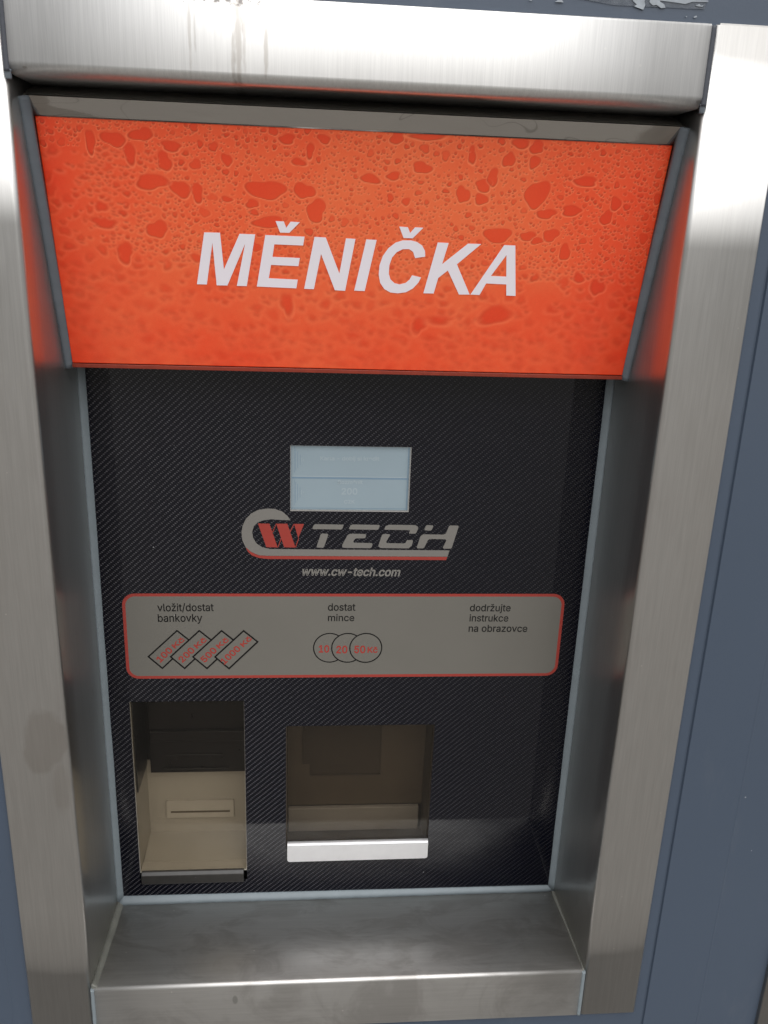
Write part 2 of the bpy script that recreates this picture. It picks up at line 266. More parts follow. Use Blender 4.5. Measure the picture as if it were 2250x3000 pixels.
LOGO_GREY=[[[-0.0483,1.19133],[-0.05083,1.19506],[-0.05524,1.19903],[-0.06152,1.2011],[-0.06779,1.20131],[-0.0747,1.20004],[-0.08037,1.19693],[-0.08482,1.19209],[-0.08743,1.18631],[-0.08853,1.18024],[-0.08789,1.17347],[-0.0852,1.16736],[-0.08081,1.16328],[-0.07448,1.16029],[-0.06683,1.15992],[0.08424,1.15982],[0.08562,1.16557],[-0.04123,1.16583],[-0.06552,1.16597],[-0.07161,1.16744],[-0.07628,1.17083],[-0.07901,1.17557],[-0.07982,1.18098],[-0.07825,1.18611],[-0.07506,1.18936],[-0.07039,1.19114],[-0.06408,1.19213],[-0.05652,1.19153]],[[-0.02797,1.18813],[-0.00524,1.18791],[-0.00446,1.18711],[-0.00568,1.18398],[-0.00682,1.18356],[-0.01989,1.18373],[-0.02959,1.18366],[-0.03023,1.18446],[-0.02924,1.18718]],[[-0.02214,1.18004],[-0.01753,1.17967],[-0.017,1.17886],[-0.02045,1.16815],[-0.02134,1.16732],[-0.0261,1.16743],[-0.02662,1.16839],[-0.02341,1.17908]],[[0.00283,1.18811],[0.02495,1.18789],[0.02575,1.18708],[0.02456,1.18407],[0.02355,1.18352],[0.00087,1.18375],[-4e-05,1.18456],[0.00131,1.18729]],[[0.00263,1.17995],[0.01385,1.17976],[0.01452,1.17894],[0.01394,1.17647],[0.01292,1.17592],[0.00647,1.17587],[0.00519,1.17532],[0.00382,1.17297],[0.00449,1.17202],[0.01926,1.1717],[0.02019,1.17087],[0.01937,1.16797],[0.0181,1.16713],[-0.00328,1.16729],[-0.00524,1.16796],[-0.00527,1.16989],[-0.00132,1.17815],[0.00032,1.17966]],[[0.0336,1.18809],[0.05497,1.18799],[0.05763,1.18679],[0.05786,1.1846],[0.05647,1.18102],[0.05559,1.18033],[0.05077,1.18043],[0.05034,1.18125],[0.0513,1.18304],[0.05024,1.18345],[0.03052,1.18371],[0.02959,1.18438],[0.03066,1.18698]],[[0.0291,1.17987],[0.0339,1.17976],[0.03458,1.17895],[0.03143,1.17287],[0.03224,1.17178],[0.04659,1.17159],[0.04787,1.17215],[0.04906,1.17464],[0.05363,1.17467],[0.05407,1.17357],[0.05321,1.16955],[0.0507,1.16718],[0.0272,1.16732],[0.02507,1.16869],[0.02539,1.17077],[0.02784,1.17904]],[[0.06537,1.18808],[0.07007,1.18784],[0.07063,1.18716],[0.0695,1.18387],[0.06849,1.18317],[0.06378,1.18341],[0.06322,1.18423],[0.06437,1.18739]],[[0.06253,1.17983],[0.07954,1.17968],[0.08171,1.18079],[0.08396,1.18713],[0.08495,1.18796],[0.09151,1.18774],[0.09221,1.18706],[0.08746,1.16795],[0.08645,1.1671],[0.08065,1.16707],[0.07981,1.16804],[0.08247,1.17445],[0.08148,1.17555],[0.06862,1.17574],[0.06683,1.17476],[0.06402,1.16809],[0.06288,1.16725],[0.05829,1.16722],[0.05759,1.16833],[0.06038,1.1783]]]
LOGO_RED=[[[-0.0852,1.16736],[-0.0836,1.16368],[-0.08022,1.16013],[-0.07451,1.15795],[-0.06685,1.15702],[0.0831,1.15672],[0.08412,1.15968],[-0.06683,1.15978],[-0.07449,1.16016],[-0.08082,1.16314]],[[-0.07495,1.18842],[-0.06562,1.18823],[-0.05888,1.16738],[-0.0683,1.1676]],[[-0.06007,1.18828],[-0.05096,1.18835],[-0.04419,1.16746],[-0.05352,1.16755]],[[-0.04538,1.18826],[-0.03713,1.18819],[-0.04191,1.17582]],[[-0.06352,1.18069],[-0.06019,1.18827],[-0.05994,1.18774],[-0.06302,1.17975]],[[-0.05888,1.16793],[-0.05554,1.17777],[-0.05516,1.17709],[-0.05837,1.16738]],[[-0.04893,1.18161],[-0.04576,1.18826],[-0.04538,1.18759],[-0.04855,1.18053]],[[-0.04431,1.16801],[-0.04166,1.17623],[-0.04127,1.17542],[-0.0438,1.16747]]]
TEXTS=[["vložit/dostat",-0.15975,1.10938,0.04686,0.00683,0.00555,0.0,0.0,"black"],["bankovky",-0.15979,1.09962,0.03711,0.00689,0.00618,0.0,0.0,"black"],["dostat",-0.01637,1.10986,0.02358,0.00663,-0.00089,0.0,0.0,"black"],["mince",-0.01623,1.1001,0.02269,0.00668,-0.00202,0.0,0.0,"black"],["dodržujte",0.10673,1.10928,0.03595,0.00643,-0.00532,0.0,0.0,"black"],["instrukce",0.10695,1.09954,0.03449,0.00648,-0.00665,0.0,0.0,"black"],["na obrazovce",0.10688,1.08955,0.05234,0.00655,-0.00625,0.0,0.0,"black"],["www.cw-tech.com",-0.03959,1.14251,0.08346,0.00675,-0.0073,0.2,0.018,"grey"],["100",-0.15963,1.06103,0.0161,0.00541,0.7898,0.0,0.02,"red"],["Kč",-0.14684,1.07434,0.01234,0.00411,0.73072,0.0,0.02,"red"],["200",-0.14088,1.0609,0.01609,0.00544,0.79273,0.0,0.02,"red"],["Kč",-0.12814,1.07424,0.01233,0.00413,0.73319,0.0,0.02,"red"],["500",-0.12205,1.06078,0.01608,0.00548,0.79569,0.0,0.02,"red"],["Kč",-0.10936,1.07415,0.01233,0.00416,0.73568,0.0,0.02,"red"],["1000",-0.10508,1.05907,0.02063,0.00552,0.79062,0.0,0.02,"red"],["Kč",-0.08871,1.07562,0.01139,0.00416,0.79478,0.0,0.02,"red"],["10",-0.02381,1.07021,0.00916,0.00668,-0.00548,0.0,0.02,"red"],["20",-0.00862,1.06949,0.00977,0.00686,-0.00555,0.0,0.02,"red"],["50",0.00704,1.06956,0.0098,0.00687,-0.00554,0.0,0.02,"red"],["Kč",0.01871,1.06982,0.00896,0.00528,-0.0055,0.0,0.02,"red"],["Karta - dobij si kredit",-0.02451,1.24191,0.04826,0.00303,0.00866,0.0,0.02,"screen"],["Rozměnit",-0.00986,1.22212,0.02054,0.00294,0.01208,0.0,0.02,"screen"],["200",-0.00666,1.21315,0.01319,0.00529,0.0003,0.0,0.02,"screen"],["CZK",-0.00448,1.20523,0.00916,0.00299,0.01012,0.0,0.02,"screen"]]
NOTES=[[[-0.14432,1.09221],[-0.13202,1.08099],[-0.15811,1.05467],[-0.17032,1.06677]],[[-0.12562,1.09215],[-0.11317,1.08091],[-0.13916,1.05453],[-0.15153,1.06666]],[[-0.10683,1.0921],[-0.09423,1.08083],[-0.12013,1.05439],[-0.13265,1.06655]],[[-0.08817,1.09204],[-0.07543,1.08075],[-0.10123,1.05425],[-0.1139,1.06644]]]
COINS=[[-0.01443,1.07446,0.01404],[0.00133,1.07438,0.01409],[0.01714,1.0743,0.01414]]
